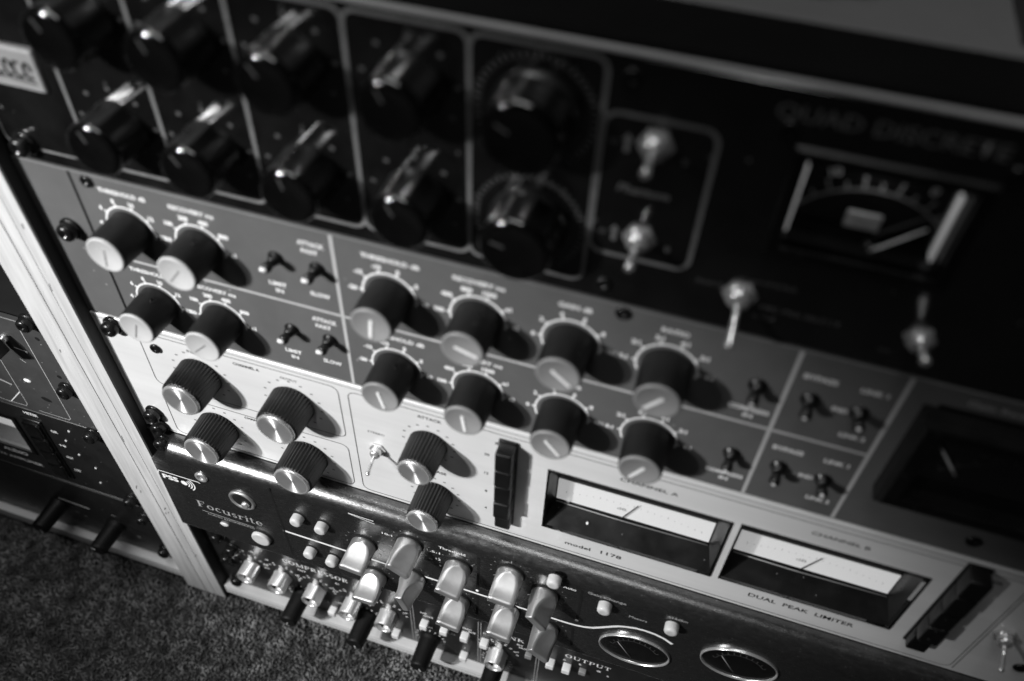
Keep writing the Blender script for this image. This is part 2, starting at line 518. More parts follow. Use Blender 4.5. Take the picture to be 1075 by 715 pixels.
# ------------------------------------------------------------------ shared small parts
def rack_screw_mesh():
    mb = MB()
    mb.lathe([(5.4, 0), (5.4, 1.2), (5.0, 1.6), (3.6, 1.6)], 24, cap=False)
    mb.lathe([(4.3, 1.5), (4.3, 4.2), (3.9, 5.2), (2.9, 5.8), (1.9, 5.9), (1.6, 4.4)], 24)
    return mb.mesh('screw')
SCREW = rack_screw_mesh(); SCREW.materials.append(M['screw'])
def cross_mesh():
    mb = MB()
    for k in range(2):
        a = math.radians(90 * k + 20)
        c, s_ = math.cos(a), math.sin(a)
        p = [(-1.9, -.35), (1.9, -.35), (1.9, .35), (-1.9, .35)]
        mb.face([(x * c - y * s_, x * s_ + y * c, 4.6 + 0.05 * k) for x, y in p])
    return mb.mesh('recess')
CROSS = cross_mesh(); CROSS.materials.append(M['ink_black'])
def small_screw_mesh():
    mb = MB()
    mb.lathe([(3.0, 0), (3.0, 0.5), (2.6, 1.0), (1.2, 1.2), (1.0, 0.5)], 20)
    return mb.mesh('screw')
SMALL = small_screw_mesh(); SMALL.materials.append(M['screw'])

def rack_screws(root, spots):
    for u, v in spots:
        o = part('screw', SCREW, None, root, (u, v, 0.05), random.uniform(0, 90))
        sub('recess', CROSS, None, o)

def toggle(root, u, v, w, lean, length=17, ball=3.0, r0=1.5, r1=1.15, tip=1.7, m='steel'):
    mb = MB()
    mb.lathe([(ball * 2.0, 0), (ball * 2.0, 1.0), (ball * 1.35, 1.05)], 6, smooth=False, cap=False)
    mb.lathe([(ball * 1.35, 0.9), (ball * 1.35, 3.6), (ball * 1.1, 4.6), (ball * .6, 5.0)], 24)
    o = part('toggle_switch', mb, m, root, (u, v, w))
    d = Vector(lean).normalized()
    lv = MB()
    a = Vector((0, 0, 3.8))
    b = a + d * length
    lv.tube([a, a + d * length * .45, a + d * (length - 2.2), a + d * (length - 1.0), a + d * (length - .3), b],
            [r1, r1 * 1.05, r0, tip, tip * .85, tip * .3], 14)
    sub('lever', lv, m, o)
    return o

# ================================================================== THE SETTING
# carpet
g = MB()
N = 40
for a in range(N):
    for b in range(N):
        u0, u1 = -1400 + 2800 * a / N, -1400 + 2800 * (a + 1) / N
        w0, w1 = -1200 + 2700 * b / N, -1200 + 2700 * (b + 1) / N
        g.face([(u0, 0, w1), (u1, 0, w1), (u1, 0, w0), (u0, 0, w0)])
cm = g.mesh('carpet'); cm.materials.append(M['carpet'])
carpet = bpy.data.objects.new('carpet', cm)
col.objects.link(carpet)
carpet['kind'] = 'structure'
carpet['label'] = 'dark speckled loop pile carpet under the equipment rack'

def carpet_pile():
    rng = np.random.default_rng(5)
    us = np.arange(-470, 150, 1.85); ws = np.arange(-12, 290, 1.85)
    U, W = np.meshgrid(us, ws)
    n = U.size
    U = U.ravel() + rng.uniform(-1.2, 1.2, n); W = W.ravel() + rng.uniform(-1.2, 1.2, n)
    # each tuft: a little bent loop of yarn, three rings of four, closed at the top
    ang = rng.uniform(0, 2 * np.pi, n); ln = rng.uniform(.6, 2.4, n); h = rng.uniform(2.0, 3.6, n); r = rng.uniform(.45, .85, n)
    du, dw = np.cos(ang) * ln, np.sin(ang) * ln
    prof = [(0.0, 0.0, .9), (.5, .8, 1.0), (1.0, 1.0, .45)]
    V = np.zeros((n, 12, 3))
    for k, (lt, ht, rt) in enumerate(prof):
        for j in range(4):
            a = ang + np.pi / 4 + j * np.pi / 2
            V[:, k * 4 + j, 0] = U + du * lt + np.cos(a) * r * rt
            V[:, k * 4 + j, 1] = -(W + dw * lt + np.sin(a) * r * rt)
            V[:, k * 4 + j, 2] = h * ht + 0.02
    V *= S
    F = []
    for k in range(2):
        for j in range(4):
            j2 = (j + 1) % 4
            F.append((k * 4 + j, k * 4 + j2, (k + 1) * 4 + j2, (k + 1) * 4 + j))
    F.append((8, 9, 10, 11))
    F = np.array(F)
    # world x = u, y = -w : ring order mirrored
    F = F[:, ::-1]
    allF = (F[None] + (np.arange(n) * 12)[:, None, None]).reshape(-1, 4)
    me = bpy.data.meshes.new('carpet_pile')
    me.vertices.add(n * 12); me.vertices.foreach_set('co', V.reshape(-1).astype(np.float32))
    me.loops.add(allF.size); me.loops.foreach_set('vertex_index', allF.reshape(-1).astype(np.int32))
    me.polygons.add(len(allF)); me.polygons.foreach_set('loop_start', np.arange(0, allF.size, 4, dtype=np.int32))
    me.polygons.foreach_set('use_smooth', np.ones(len(allF), bool))
    me.update(calc_edges=True)
    me.materials.append(M['pile'])
    o = bpy.data.objects.new('carpet_pile', me)
    col.objects.link(o)
    o['kind'] = 'stuff'
    o['label'] = 'short grey yarn tufts of the carpet in front of the rack'
    o['category'] = 'carpet pile'
carpet_pile()

# the rack: plywood divider, base board, black side strip
rack = thing('equipment_rack', (-150, -376, -150), 'pale plywood rack frame with a divider post between two bays', 'rack')
def slant_board(name, a0, a1, w0, w1, v0, v1, m, k=0.0355, vref=-60):
    mb = MB()
    ring = lambda v: [(a0 - (v - vref) * k, v, w1), (a1 - (v - vref) * k, v, w1), (a1 - (v - vref) * k, v, w0), (a0 - (v - vref) * k, v, w0)]
    rings = []
    for t in range(13):
        v = v0 + (v1 - v0) * t / 12
        rings.append(ring(v))
    mb.loft(rings, cap=True, cap0=True, smooth=False)
    return part(name, mb, m, rack, (0, 0, 0))
slant_board('divider_board', -174.8, -159.6, -260, 7.0, -375, 110, 'wood')
slant_board('glue_line', -159.6, -158.9, -250, 6.2, -374.5, 109, 'wood_line')
slant_board('divider_board', -158.9, -151.6, -260, 7.0, -375, 110, 'wood')
slant_board('glue_line', -151.6, -151.2, -250, 6.6, -374.5, 109, 'wood_line')
slant_board('divider_board', -151.2, -143.4, -260, 7.0, -375, 110, 'wood')
slant_board('side_strip', -143.3, -142.4, -260, 6.6, -375, 110, 'black_wood')  # thin black strip along the divider's inner side
for u, v, l_, a in ((-163.2, -245, 4.5, 70), (-161.4, -249, 3.0, 75), (-148.0, -262, 3.4, 60), (-146.6, -266, 2.6, 65), (-149.2, -268, 2.2, 70), (-166, -120, 2.4, 80), (-150, -70, 5.0, 86), (-148, -33, 3, 84), (-153.5, -190, 6, 88), (-141, -318, 3, 70)):
    mb = MB(); mb.strip([(-l_ / 2, 0), (0, .25), (l_ / 2, 0)], random.uniform(.5, .9), 0)
    part('scuff', mb, 'wood_line', rack, (u, v, 7.08), a)
for a0, a1 in ((-900, -162.5), (-130.5, 380)):
    part('base_board', MB().box(a0, a1, -367.5, -358.5, -300, 5.0), 'board', rack)
    part('glue_line', MB().box(a0, a1, -364.4, -364.1, -290, 5.12), 'wood_line', rack)
part('back_board', MB().box(-900, 420, -374, 92, -306, -301), 'void', rack)

# ================================================================== UNIT 1: black preamplifier with meter (top)
q = thing('preamplifier', (90, 0.6, -100), 'glossy black rack preamplifier with fluted knobs, chrome toggles and meter, topmost in rack', 'preamplifier')
QH = (157.5, 203.0, 41.0, 72.0)
qp = part('panel', holed_panel(-146, 336, 1.0, 92.6, -3, 0, [QH], bev=0.35), 'quad_panel', q)
part('panel_edge', MB().box(-146, 336, 92.7, 93.4, -2.6, 0.1), 'edge_alu', q, label='bright bare metal top edge of the panel')
part('chassis', MB().box(-132, 322, 2.5, 91.5, -290, -14), 'void', q)
part('lid', MB().box(-146, 336, 94.1, 95.4, -32.5, -2.7), 'lid', q)
# printed frame: rounded cells
cells = [(-142, -102.2), (-102.2, -63.2), (-63.2, -24.6), (-24.6, 15.9), (15.9, 56.5), (56.5, 98.2)]
for k, (a, b) in enumerate(cells):
    mb = MB(); mb.strip(rrect(a + .05, b - .05, 7.0, 90.6, 4.5, 5), 1.5 if k else 1.2, 0.10 + 0.05 * (k % 2), closed=True)
    sub('printed_frame', mb, 'ink_grey', qp)
mb = MB(); mb.strip(rrect(98.9, 132.6, 22.0, 74.6, 4.5, 5), 1.5, 0.2, closed=True)
sub('printed_frame', mb, 'ink_grey', qp)

def fluted_knob(r, h, n=8, skirt=0):
    mb = MB()
    if skirt:
        mb.lathe([(r * skirt, 0), (r * skirt, 1.0), (r * skirt - .5, 1.7), (r * 1.02, 2.6)], 72, cap=False)
    mb.lathe([(r * 1.05, 0.2), (r * 1.04, 2.6), (r * 1.0, h - 2.2)], 160, cap=False, flute=(n, 1.5, 2.0, h, 0.75))
    me = mb.mesh('knob'); me.materials.append(M['satin_black'])
    fc = MB()
    fc.lathe([(r - 1.2, h - 2.6)] + [(r - 2.2 + 2.2 * math.cos(math.radians(a)), h - 2.2 + 2.2 * math.sin(math.radians(a))) for a in range(0, 91, 10)] + [(r * .76, h - .15), (r * .72, h - .45), (r * .2, h - .6)], 96)
    m2 = fc.mesh('front'); m2.materials.append(M['gloss_black'])
    return me, m2
M['satin_black'] = mat('satin_black_bakelite', 0.013, 0.30, 0, 0.5, var=0.4, vscale=90, rvar=0.08, bump=0.1, bscale=700)
QK, QF = fluted_knob(11.0, 17.0)
QKB, QFB = fluted_knob(12.6, 17.0, 10, 1.10)
pm = MB(); pm.box(-0.35, 0.35, 3.5, 8.4, 16.3, 16.8); QSMEAR = pm.mesh('pointer'); QSMEAR.materials.append(M['ink_dim'])  # thin line painted as the reflection smear below the front's highlight
qcols = [-82.0, -43.4, -4.0, 37.0, 77.6]
qrot_t = [30, 24, 36, 28, 62]; qrot_b = [22, 33, 15, 27, 75]
for row, v, rots in ((0, 69.0, qrot_t), (1, 27.0, qrot_b)):
    for k, u in enumerate(qcols):
        kn = part('knob', QKB if k == 4 else QK, None, q, (u, v, 0), rots[k])
        sub('front', QFB if k == 4 else QF, None, kn)
        sub('pointer', QSMEAR, None, kn)
        # printed scale round the knob
        mb = MB()
        if k == 4:
            for j in range(41):
                a = math.radians(-50 + 280 * j / 40)
                r0, r1 = 17.6, 19.6 + (0.6 if j % 5 == 0 else 0)
                mb.strip([(r0 * math.cos(a), r0 * math.sin(a)), (r1 * math.cos(a), r1 * math.sin(a))], 0.45, 0.12)
        else:
            for j in range(7):
                a = math.radians(-30 + 240 * j / 6)
                mb.strip([(16.2 * math.cos(a) - .9, 16.2 * math.sin(a)), (16.2 * math.cos(a) + .9, 16.2 * math.sin(a))], 1.5, 0.12)
        sub('dial_scale', mb, 'ink_grey' if k == 4 else 'ink_dim', qp, (u, v, 0))
        if k < 4:
            text(['GAIN', 'TRIM', 'GAIN', 'TRIM'][k] if False else '0', qp, u, v + 18.4, 0.12, 1.6, None, matname='ink_dim')
# toggles
toggle(q, 115.0, 66.4, 0, (0.0, -0.06, 1.0), 12, 2.9)
toggle(q, 115.3, 31.2, 0, (0.0, -0.06, 1.0), 12, 2.9)
toggle(q, 151.1, 17.6, 0, (0.05, -0.75, 1.0), 16, 3.0)
toggle(q, 208.1, 17.0, 0, (0.0, 0.35, 1.0), 12, 2.6)
def arrow(u, v):
    mb = MB()
    mb.strip([(0, -3.2), (0, 1.0)], 1.5, 0.12)
    mb.face([(-1.7, 0.9, .16), (1.7, 0.9, .16), (0, 3.4, .16)])
    sub('printed_arrow', mb, 'ink_grey', qp, (u, v, 0))
arrow(106.6, 65.2); arrow(106.8, 31.0)
text('48', qp, 102.6, 65.0, 0.12, 2.0, matname='ink_dim'); text('48', qp, 102.8, 30.8, 0.12, 2.0, matname='ink_dim')
text('0', qp, 124.5, 62.5, 0.12, 2.2, matname='ink_grey'); text('0', qp, 124.8, 29.0, 0.12, 2.2, matname='ink_grey')
text('Phantom', qp, 113.8, 49.2, 0.12, 3.0, 16.5, matname='ink_grey', slant=.2)
text('QUAD DISCRETE', qp, 175.5, 85.0, 0.12, 4.6, 60, matname='ink_grey')
text('SELECT', qp, 140.5, 19.5, 0.12, 1.6, 9, matname='ink_dim')
text('METER', qp, 163.5, 24.5, 0.12, 1.7, 9, matname='ink_dim')
text('MIC PRE SELECT', qp, 171.5, 14.5, 0.12, 2.0, 26, matname='ink_dim')
text('INPUT', qp, 161.0, 10.0, 0.12, 1.7, 7, matname='ink_dim')
mb = MB(); mb.strip([(144, 19.0), (149, 18.6)], .5, .12); mb.strip([(152.5, 24.0), (159, 24.4)], .5, .15)
sub('printed_line', mb, 'ink_dim', qp)
text('ON', qp, 200, 8.5, 0.12, 1.8, matname='ink_dim')
# meter
mt = part('meter', holed_panel(153.4, 207.0, 37.0, 76.0, 0.1, 2.0, [(157.5, 203.0, 41.0, 72.0)], bev=0.9), 'black', q)
wl = MB()
for (a0, a1, b0, b1) in ((157.5, 203.0, 41.0, 72.0),):
    wl.box(a0, a1, b0, b1, -9.5, -9.0)
sub('dial_plate', wl, 'gloss_black', mt)
wl = MB()
wl.face([(157.5, 41, -8.9), (203, 41, -8.9), (203, 41, 0), (157.5, 41, 0)])
wl.face([(157.5, 41, -8.9), (157.5, 41, 0), (157.5, 72, 0), (157.5, 72, -8.9)])
wl.face([(203, 41, 0), (203, 41, -8.9), (203, 72, -8.9), (203, 72, 0)])
wl.face([(203, 72, 0), (203, 72, -8.9), (157.5, 72, -8.9), (157.5, 72, 0)])
sub('meter_wall', wl, 'black', mt)
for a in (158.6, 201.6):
    sub('edge_reflection', MB().rbox(a - .5, a + .5, 42, 66, -8.9, -5.5, .5), 'reflection_glow', mt)  # glowing bars painted in as lamp reflections on the inner glass edges
mb = MB()
mc = (181.0, 33.0)
arcp = lambda r, a: (mc[0] + r * math.cos(math.radians(a)), mc[1] + r * math.sin(math.radians(a)))
mb.strip([arcp(27.5, 140 - 100 * k / 24) for k in range(25)], .9, -8.85)
for k in range(11):
    a = 138 - 96 * k / 10
    mb.strip([arcp(27.6, a), arcp(30.2 if k % 2 else 32, a)], .8, -8.82)
sub('dial_scale', mb, 'ink_grey', mt)
for k, tt in enumerate(('20', '10', '5', '0', '3')):
    a = 138 - 24 * k
    sub('lettering', text_mesh(tt, 2.8, None, .03, 'ink_pale'), None, mt, (*arcp(34.2, a), -8.8), a - 90)
sub('label_plate', MB().rbox(174.3, 184.6, 46.6, 52.4, -8.9, -8.2, .4), 'cap_light', mt)
sub('lettering', text_mesh('VU', 3.0, 5.2, .03, 'ink_pale'), None, mt, (179.5, 49.6, -8.1))
nd = MB(); nd.tube([(184.0, 41.5, -5.5), (187.0, 44.0, -5.5), (196.8, 53.0, -6.0)], [.55, .4, .3], 8)
sub('needle', nd, 'ink_white', mt)
ml = bpy.data.lights.new('dial_fill_light', 'POINT'); ml.energy = 0.0045; ml.shadow_soft_size = 0.0015  # added fill light, brightens the dial and needle
mlo = bpy.data.objects.new('dial_fill_light', ml); col.objects.link(mlo); mlo.location = P(179, 69.5, -4.0)
sub('pivot', MB().lathe([(2.0, -8.8), (2.0, -5.6), (1.4, -5.2)], 20, 183.6, 41.6), 'black', mt)
sub('pane', MB().box(157.6, 202.9, 41.1, 71.9, -1.6, -0.8), 'glass', mt)
for u, v in ((105.2, 86.0), (106.0, 7.8), (150.5, 79.5), (209.5, 79.0)):
    part('screw', SMALL, None, q, (u, v, 0.05), random.uniform(0, 90))
rack_screws(q, [(-132.5, 9.0)])
# metal badge at the far left
bd = part('badge', MB().rbox(-139, -109.3, 36.0, 53.0, 0.1, 1.6, .8), 'cap_grey', q, label='pale metal badge with a dark script mark')
mb = MB()
for k in range(5):
    cu_ = -131.5 + k * 4.4
    mb.strip([(cu_ + 2.0 * math.cos(math.radians(a)) * (1 if k % 2 else .8), 44.6 + 3.0 * math.sin(math.radians(a))) for a in range(60 if k % 2 else 0, 330, 15)], 1.1, 1.75 + .05 * k)
mb.strip([(-134, 39.6), (-126, 40.6), (-112, 39.8)], .8, 1.72)
sub('script_mark', mb, 'ink_black', bd)
mb = MB(); mb.strip(rrect(-138, -110.3, 37.0, 52.0, .8, 3), .35, 1.7, closed=True)
sub('printed_frame', mb, 'ink_pale', bd)

# what stands behind the top edge: a grey top board with two dark things on it
tb = MB().rbox(-160, 560, -210, -33, 0, 2.0, .8)
tbm = MB(); tbm.v = [(a, c, b) for a, b, c in tb.v]; tbm.f = [tuple(reversed(f)) for f in tb.f]; tbm.sm = tb.sm
tbo = part('top_board', tbm, 'grey_top', rack, (0, 93.6, 0))

cb = thing('cable', (145, 96, -60), 'thick black cable lying on the grey top board at the upper edge', 'cable')
mb = MB(); mb.tube([(60, 101.5, -150), (95, 101.5, -95), (122, 101.5, -62), (140, 101.5, -54), (158, 101.5, -57), (176, 101.5, -72), (190, 101.5, -82), (202, 101.5, -86), (225, 101.5, -110), (240, 101.5, -160)], 5.2, 14)
part('sheath', mb, 'black', cb)
mb = MB(); mb.tube([(139.0, 101.5, -54.2), (150, 101.5, -54.6)], 6.2, 14)
part('strain_relief', mb, 'black', cb)
bx = thing('tape_box', (235, 96, -75), 'pale box corner on the grey top board at the upper right edge', 'box')
part('box_body', MB().box(211.5, 262, 95.7, 112, -120, -66), 'cap_light', bx)
part('box_band', MB().box(206.5, 211.4, 95.7, 111, -118, -40), 'black', bx)

# ================================================================== UNIT 2: grey twin compressor (slate panel)
nv = thing('stereo_compressor', (90, -88.0, -100), 'slate grey twin compressor with two rows of tall capped knobs, second from top', 'compressor')
npn = part('panel', holed_panel(-146, 336, -88.2, -0.2, -3, 0, [(224.5, 330, -62.5, -9.5)], bev=0.4), 'neve_panel', nv)
part('chassis', MB().box(-132, 322, -87, -1.5, -290, -40), 'void', nv)
lines = [([(0, -0.8), (0, -87.6)], 1.5), ([(176.8, -0.8), (176.8, -87.6)], 1.5), ([(213.0, -0.8), (213.0, -87.6)], 1.5)]
for p_, wd in lines:
    mb = MB(); mb.strip(p_, wd, .12); sub('printed_line', mb, 'ink_pale' if False else 'cap_light', npn)
for a, b in ((-116, -0.9), (.9, 175.9), (177.7, 212.1)):
    mb = MB(); mb.strip([(a, -44.4), (b, -44.4)], 1.3, .12); sub('printed_line', mb, 'cap_light', npn)
mb = MB(); mb.strip([(-117.3, -.8), (-117.3, -87.6)], 1.4, .12); sub('panel_joint', mb, 'ink_black', npn)

def neve_knob():
    mb = MB()
    rings = []
    n = 96
    prof = [(9.5, 0.3), (9.55, 1.0), (9.35, 6), (9.1, 13), (8.95, 16.2), (8.85, 16.9), (8.6, 17.25)]
    for k, (r, w) in enumerate(prof):
        rings.append([((r - (0.10 if (j % 2 and 0 < k < 5) else 0)) * math.cos(2 * math.pi * j / n), (r - (0.10 if (j % 2 and 0 < k < 5) else 0)) * math.sin(2 * math.pi * j / n), w) for j in range(n)])
    mb.loft(rings, cap=True)
    return mb.mesh('knob')
NK = neve_knob(); NK.materials.append(M['knob_matte'])
def neve_cap(m):
    mb = MB()
    mb.lathe([(8.55, 17.0), (8.55, 17.7), (8.3, 18.05), (7.8, 18.15), (7.5, 17.95), (.5, 17.9)], 48)
    me = mb.mesh('cap'); me.materials.append(M[m]); return me
NCL, NCG = neve_cap('cap_light'), neve_cap('cap_grey')
pm = MB(); pm.box(-6.4, 3.2, -.62, .62, 17.75, 18.22); NPW = pm.mesh('pointer'); NPW.materials.append(M['ink_white'])
pm = MB(); pm.box(-6.4, 3.2, -.30, .30, 17.75, 18.10); NPG = pm.mesh('pointer'); NPG.materials.append(M['cap_grey'])
pm = MB()
pm.lathe([(1.5, 0), (1.5, .3), (1.1, .3), (1.0, -.4)], 16)
SETS = pm.mesh('set_screw'); SETS.materials.append(M['screw'])
ncols = [-95.5, -62.2, 22.7, 59.8, 97.0, 133.8]
angs = [[-102, -129, -96, -17, -40, -129], [-109, -135, -76, -82, -50, -121]]
names = ['THRESHOLD dB', 'RECOVERY ms', 'THRESHOLD dB', 'RECOVERY ms', 'GAIN dB', 'RATIO']
widths = [22.5, 20.5, 24.3, 20.7, 12.8, 10.0]
nums = [['4', '6', '8', '10', '12', '15'], ['50', '100', '200', '400', '800', 'a1'], ['-20', '-15', '-10', '0', '5', '10'],
        ['100', '400', '800', '1500', 'a1', 'a2'], ['0', '2', '4', '6', '8', '10'], ['1.5:1', '2:1', '3:1', '4:1', '5:1', '6:1']]
def dial(panel, u, v, labels, r=11.5, a0=205, a1=-12, m='ink_white', th=2.1):
    mb = MB()
    mb.strip([(r * math.cos(math.radians(a0 + (a1 - a0) * k / 28)), r * math.sin(math.radians(a0 + (a1 - a0) * k / 28))) for k in range(29)], .85, .12)
    for k in range(len(labels)):
        a = math.radians(180 - 180 * k / (len(labels) - 1))
        mb.strip([(r * math.cos(a), r * math.sin(a)), ((r + 1.5) * math.cos(a), (r + 1.5) * math.sin(a))], 1.0, .15 )
    sub('dial_scale', mb, m, panel, (u, v, 0))
    for k, tt in enumerate(labels):
        a = math.radians(180 - 180 * k / (len(labels) - 1))
        rr = r + 2.7 + (0.6 * len(tt)) * abs(math.cos(a))
        sub('lettering', text_mesh(tt, th, None, .05, m), None, panel, (u + rr * math.cos(a), v + rr * math.sin(a), .12))
for row, v in ((0, -25.2), (1, -68.3)):
    for k, u in enumerate(ncols):
        kn = part('knob', NK, None, nv, (u, v, 0), angs[row][k])
        # pointer tail points outward at +u of the knob, so turn by half a circle
        light = k < 2
        sub('cap', NCL if light else NCG, None, kn)
        sub('pointer', NPG if light else NPW, None, kn, (0, 0, 0), 180)
        if (row, k) in ((0, 3), (1, 2), (1, 0), (0, 1)):
            s_ = sub('set_screw', SETS, None, kn)
            a = math.radians(68 - angs[row][k])
            s_.location = D(9.25 * math.cos(a), 9.25 * math.sin(a), 6.5)
            s_.rotation_euler = Vector((math.cos(a), 0, math.sin(a))).to_track_quat('-Y', 'Z').to_euler()
        dial(npn, u, v, nums[k])
        text(names[k], npn, u + (1.5 if k in (0, 2) else 0.3), v + 18.6, .12, 2.1, widths[k], bold=.03)
# switches: small bat levers in oval wells
def neve_switch(u, v, lean, flag):
    mb = MB()
    mb.lathe([(3.4, .1), (3.4, .6), (2.6, .8), (2.3, 3.2), (1.7, 3.9)], 20)
    o = part('lever_switch', mb, 'black', nv, (u, v, 0))
    d = Vector(lean).normalized(); a = Vector((0, 0, 2.6)); b = a + d * 6.0
    lv = MB(); lv.tube([a, a + d * 2.5, a + d * 4.6, a + d * 5.6, b], [1.6, 1.9, 2.3, 2.1, 1.2], 14)
    le = sub('lever', lv, 'black', o)
    if flag:
        c = a + d * 6.0 + Vector((-.6, -.3, 0))
        tp = MB(); tp.tube([c - d * .35 - Vector((1.5, 0, 0)), c - d * .35 + Vector((1.3, 0, 0))], 1.0, 10)
        sub('white_tip', tp, 'ink_white', o)
    else:
        c = a + d * 6.0
        tp = MB(); tp.tube([c - d * .2, c + d * .35], [1.0, .7], 12)
        sub('bright_tip', tp, 'ink_white', o)
    return o
for v0 in (0, -41.4):
    neve_switch(-26.6, -20.0 + v0, (0, .08, 1), True)
    neve_switch(-8.2, -20.2 + v0, (0, .08, 1), True)
    text('ATTACK', npn, -9.4, -8.2 + v0 * 1.02, .12, 2.2, 11.6, bold=.03)
    text('FAST', npn, -10.4, -12.2 + v0 * 1.02, .12, 2.0, 7.2, bold=.03)
    text('SLOW', npn, -9.0, -35.2 + v0, .12, 2.2, 9.0, bold=.03)
    text('LIMIT', npn, -28.4, -35.0 + v0, .12, 2.2, 8.2, bold=.03)
    text('IN', npn, -28.2, -38.8 + v0, .12, 2.1, 3.6, bold=.03)
for v0 in (0, -41.6):
    neve_switch(166.8, -22.4 + v0, (-.12, -.35, 1), False)
    neve_switch(185.4, -22.6 + v0, (-.12, -.35, 1), False)
    neve_switch(202.6, -23.2 + v0, (0, .1, 1), False)
    text('COMPRESS', npn, 166.8, -36.2 + v0, .12, 2.1, 15.4, bold=.03)
    text('IN', npn, 167.3, -39.8 + v0, .12, 2.1, 3.6, bold=.03)
    text('BYPASS', npn, 186.2, -11.8 + v0, .12, 2.2, 11.6, bold=.03)
    text('LINK 1', npn, 204.4, -12.0 + v0, .12, 2.1, 9.2, bold=.03)
    text('IND', npn, 196.4, -24.4 + v0, .12, 2.1, 5.4, bold=.03)
    text('LINK 2', npn, 204.6, -36.8 + v0, .12, 2.1, 9.2, bold=.03)
text('Gain Reduction', npn, 247, -5.6, .12, 2.4, 30, matname='cap_light')
# meter
mt = part('meter', holed_panel(220.0, 334.0, -60.5, -11.0, 0.1, 9.0, [(227, 327, -53.5, -17)], bev=2.2), 'black', nv)
sub('dial_plate', MB().box(227, 327, -53.5, -17, 1.0, 2.0), 'gloss_black', mt)
mb = MB(); mc = (262, -62)
mb.strip([arcp(34, 140 - 100 * k / 24) for k in range(25)], .5, 2.15)
for k in range(11):
    mb.strip([arcp(34.2, 138 - 9.6 * k), arcp(36.8, 138 - 9.6 * k)], .6, 2.2)
sub('dial_scale', mb, 'ink_dim', mt)
for k, tt in enumerate(('20', '12', '8', '4', '0')):
    a = 138 - 24 * k
    sub('lettering', text_mesh(tt, 2.2, None, .02, 'ink_dim'), None, mt, (*arcp(39, a), 2.2), a - 90)
nd = MB(); nd.tube([(241.0, -38.5, 4), (237.5, -34.0, 4), (226.6, -20.0, 4)], [.5, .45, .35], 8)
sub('needle', nd, 'ink_white', mt)
sub('pane', MB().box(227.1, 326.9, -53.4, -17.1, 7.0, 7.6), 'glass', mt)
for u, v in ((-109.2, -3.8), (114.7, -3.6), (263.5, -77.5)):
    part('screw', SMALL, None, nv, (u, v, 0.05), random.uniform(0, 90))
rack_screws(nv, [(-128.5, -33.5)])

# ================================================================== UNIT 3: silver dual peak limiter
ur = thing('peak_limiter', (90, -177.5, -100), 'brushed silver dual peak limiter with two wide meters and ribbed knobs', 'limiter')
MA = (94.2, 178.0, -158.6, -110.2); MBm = (181.6, 260.2, -157.6, -109.4)
up_ = part('panel', holed_panel(-146, 336, -177.5, -89.2, -3, 0.25, [MA, MBm], bev=0.2), 'urei_panel', ur)
part('chassis', MB().box(-132, 322, -176, -90.5, -290, -30), 'void', ur)
Z = 0.38
def thin_frame(pts, m='ink_black', wd=.35, closed=True):
    mb = MB(); mb.strip(pts, wd, Z, closed=closed); return sub('printed_line', mb, m, up_)
thin_frame(rrect(-117.0, -9.0, -133.0, -94.2, 4, 4))
thin_frame(rrect(-117.0, -9.0, -175.0, -139.5, 4, 4))
thin_frame(rrect(-4.0, 293.0, -175.0, -94.6, 4, 4))
thin_frame([(-146, -91.6), (336, -91.6)], 'cap_grey', .4, False)
thin_frame([(-146, -172.9 - 3.0), (-118, -172.9 - 3.0)], 'cap_grey', .3, False)
def urei_knob(r, h, ribs):
    mb = MB(); n = ribs * 6
    rings = []
    prof = [(r, .3, 0), (r, 1.2, 1), (r * .985, 6, 1), (r * .955, h - 2.6, 1), (r * .93, h - 1.7, .4), (r * .89, h - 1.3, 0)]
    for rr, w, fl in prof:
        rings.append([((rr - fl * .85 * (0.5 - 0.5 * math.cos(2 * math.pi * j / 6)) ** .7) * math.cos(2 * math.pi * j / n),
                       (rr - fl * .85 * (0.5 - 0.5 * math.cos(2 * math.pi * j / 6)) ** .7) * math.sin(2 * math.pi * j / n), w) for j in range(n)])
    mb.loft(rings, cap=True)
    return mb.mesh('knob')
def spun_cap(r, h):
    rim = MB(); rim.lathe([(r, h - 1.5), (r, h - .5), (r * .97, h - .15), (r * .90, h), (r * .87, h - .1)], 64, cap=False)
    me1 = rim.mesh('cap'); me1.materials.append(M['steel'])
    fc = MB(); fc.lathe([(r * .88, h - .12), (r * .5, h - .5), (r * .03, h - .9)], 64)
    me2 = fc.mesh('spun_face'); me2.materials.append(M['spun'])
    return me1, me2
UKB = urei_knob(11.6, 18, 38); UKS = urei_knob(9.6, 18, 32)
for m_ in (UKB, UKS): m_.materials.append(M['black'])
CB, FB = spun_cap(9.9, 18.3); CS, FS = spun_cap(8.3, 18.3)
uk = [(-86.2, -114.8, 0), (-35.2, -115.6, 0), (-86.2, -157.2, 0), (-34.2, -159.0, 0), (35.6, -117.0, 1), (37.6, -158.6, 1)]
for u, v, sm in uk:
    kn = part('knob', UKS if sm else UKB, None, ur, (u, v, .6), random.uniform(0, 360))
    sub('cap', CS if sm else CB, None, kn)
    sub('spun_face', FS if sm else FB, None, kn)
    mb = MB(); r = 15.4 if not sm else 13
    for j in range(13):
        a = math.radians(-50 + 280 * j / 12)
        mb.strip([(r * math.cos(a) - .7, r * math.sin(a)), (r * math.cos(a) + .7, r * math.sin(a))], .9, Z)
    sub('dial_scale', mb, 'cap_grey', up_, (u, v, 0))
text('CHANNEL A', up_, -57.5, -98.0, Z, 1.8, 14, matname='ink_black')
text('CHANNEL B', up_, -61, -141.5, Z, 1.8, 14, matname='ink_black')
text('INPUT', up_, -86, -98.6, Z, 1.7, 8, matname='cap_grey')
text('OUTPUT', up_, -35, -98.6, Z, 1.7, 9, matname='cap_grey')
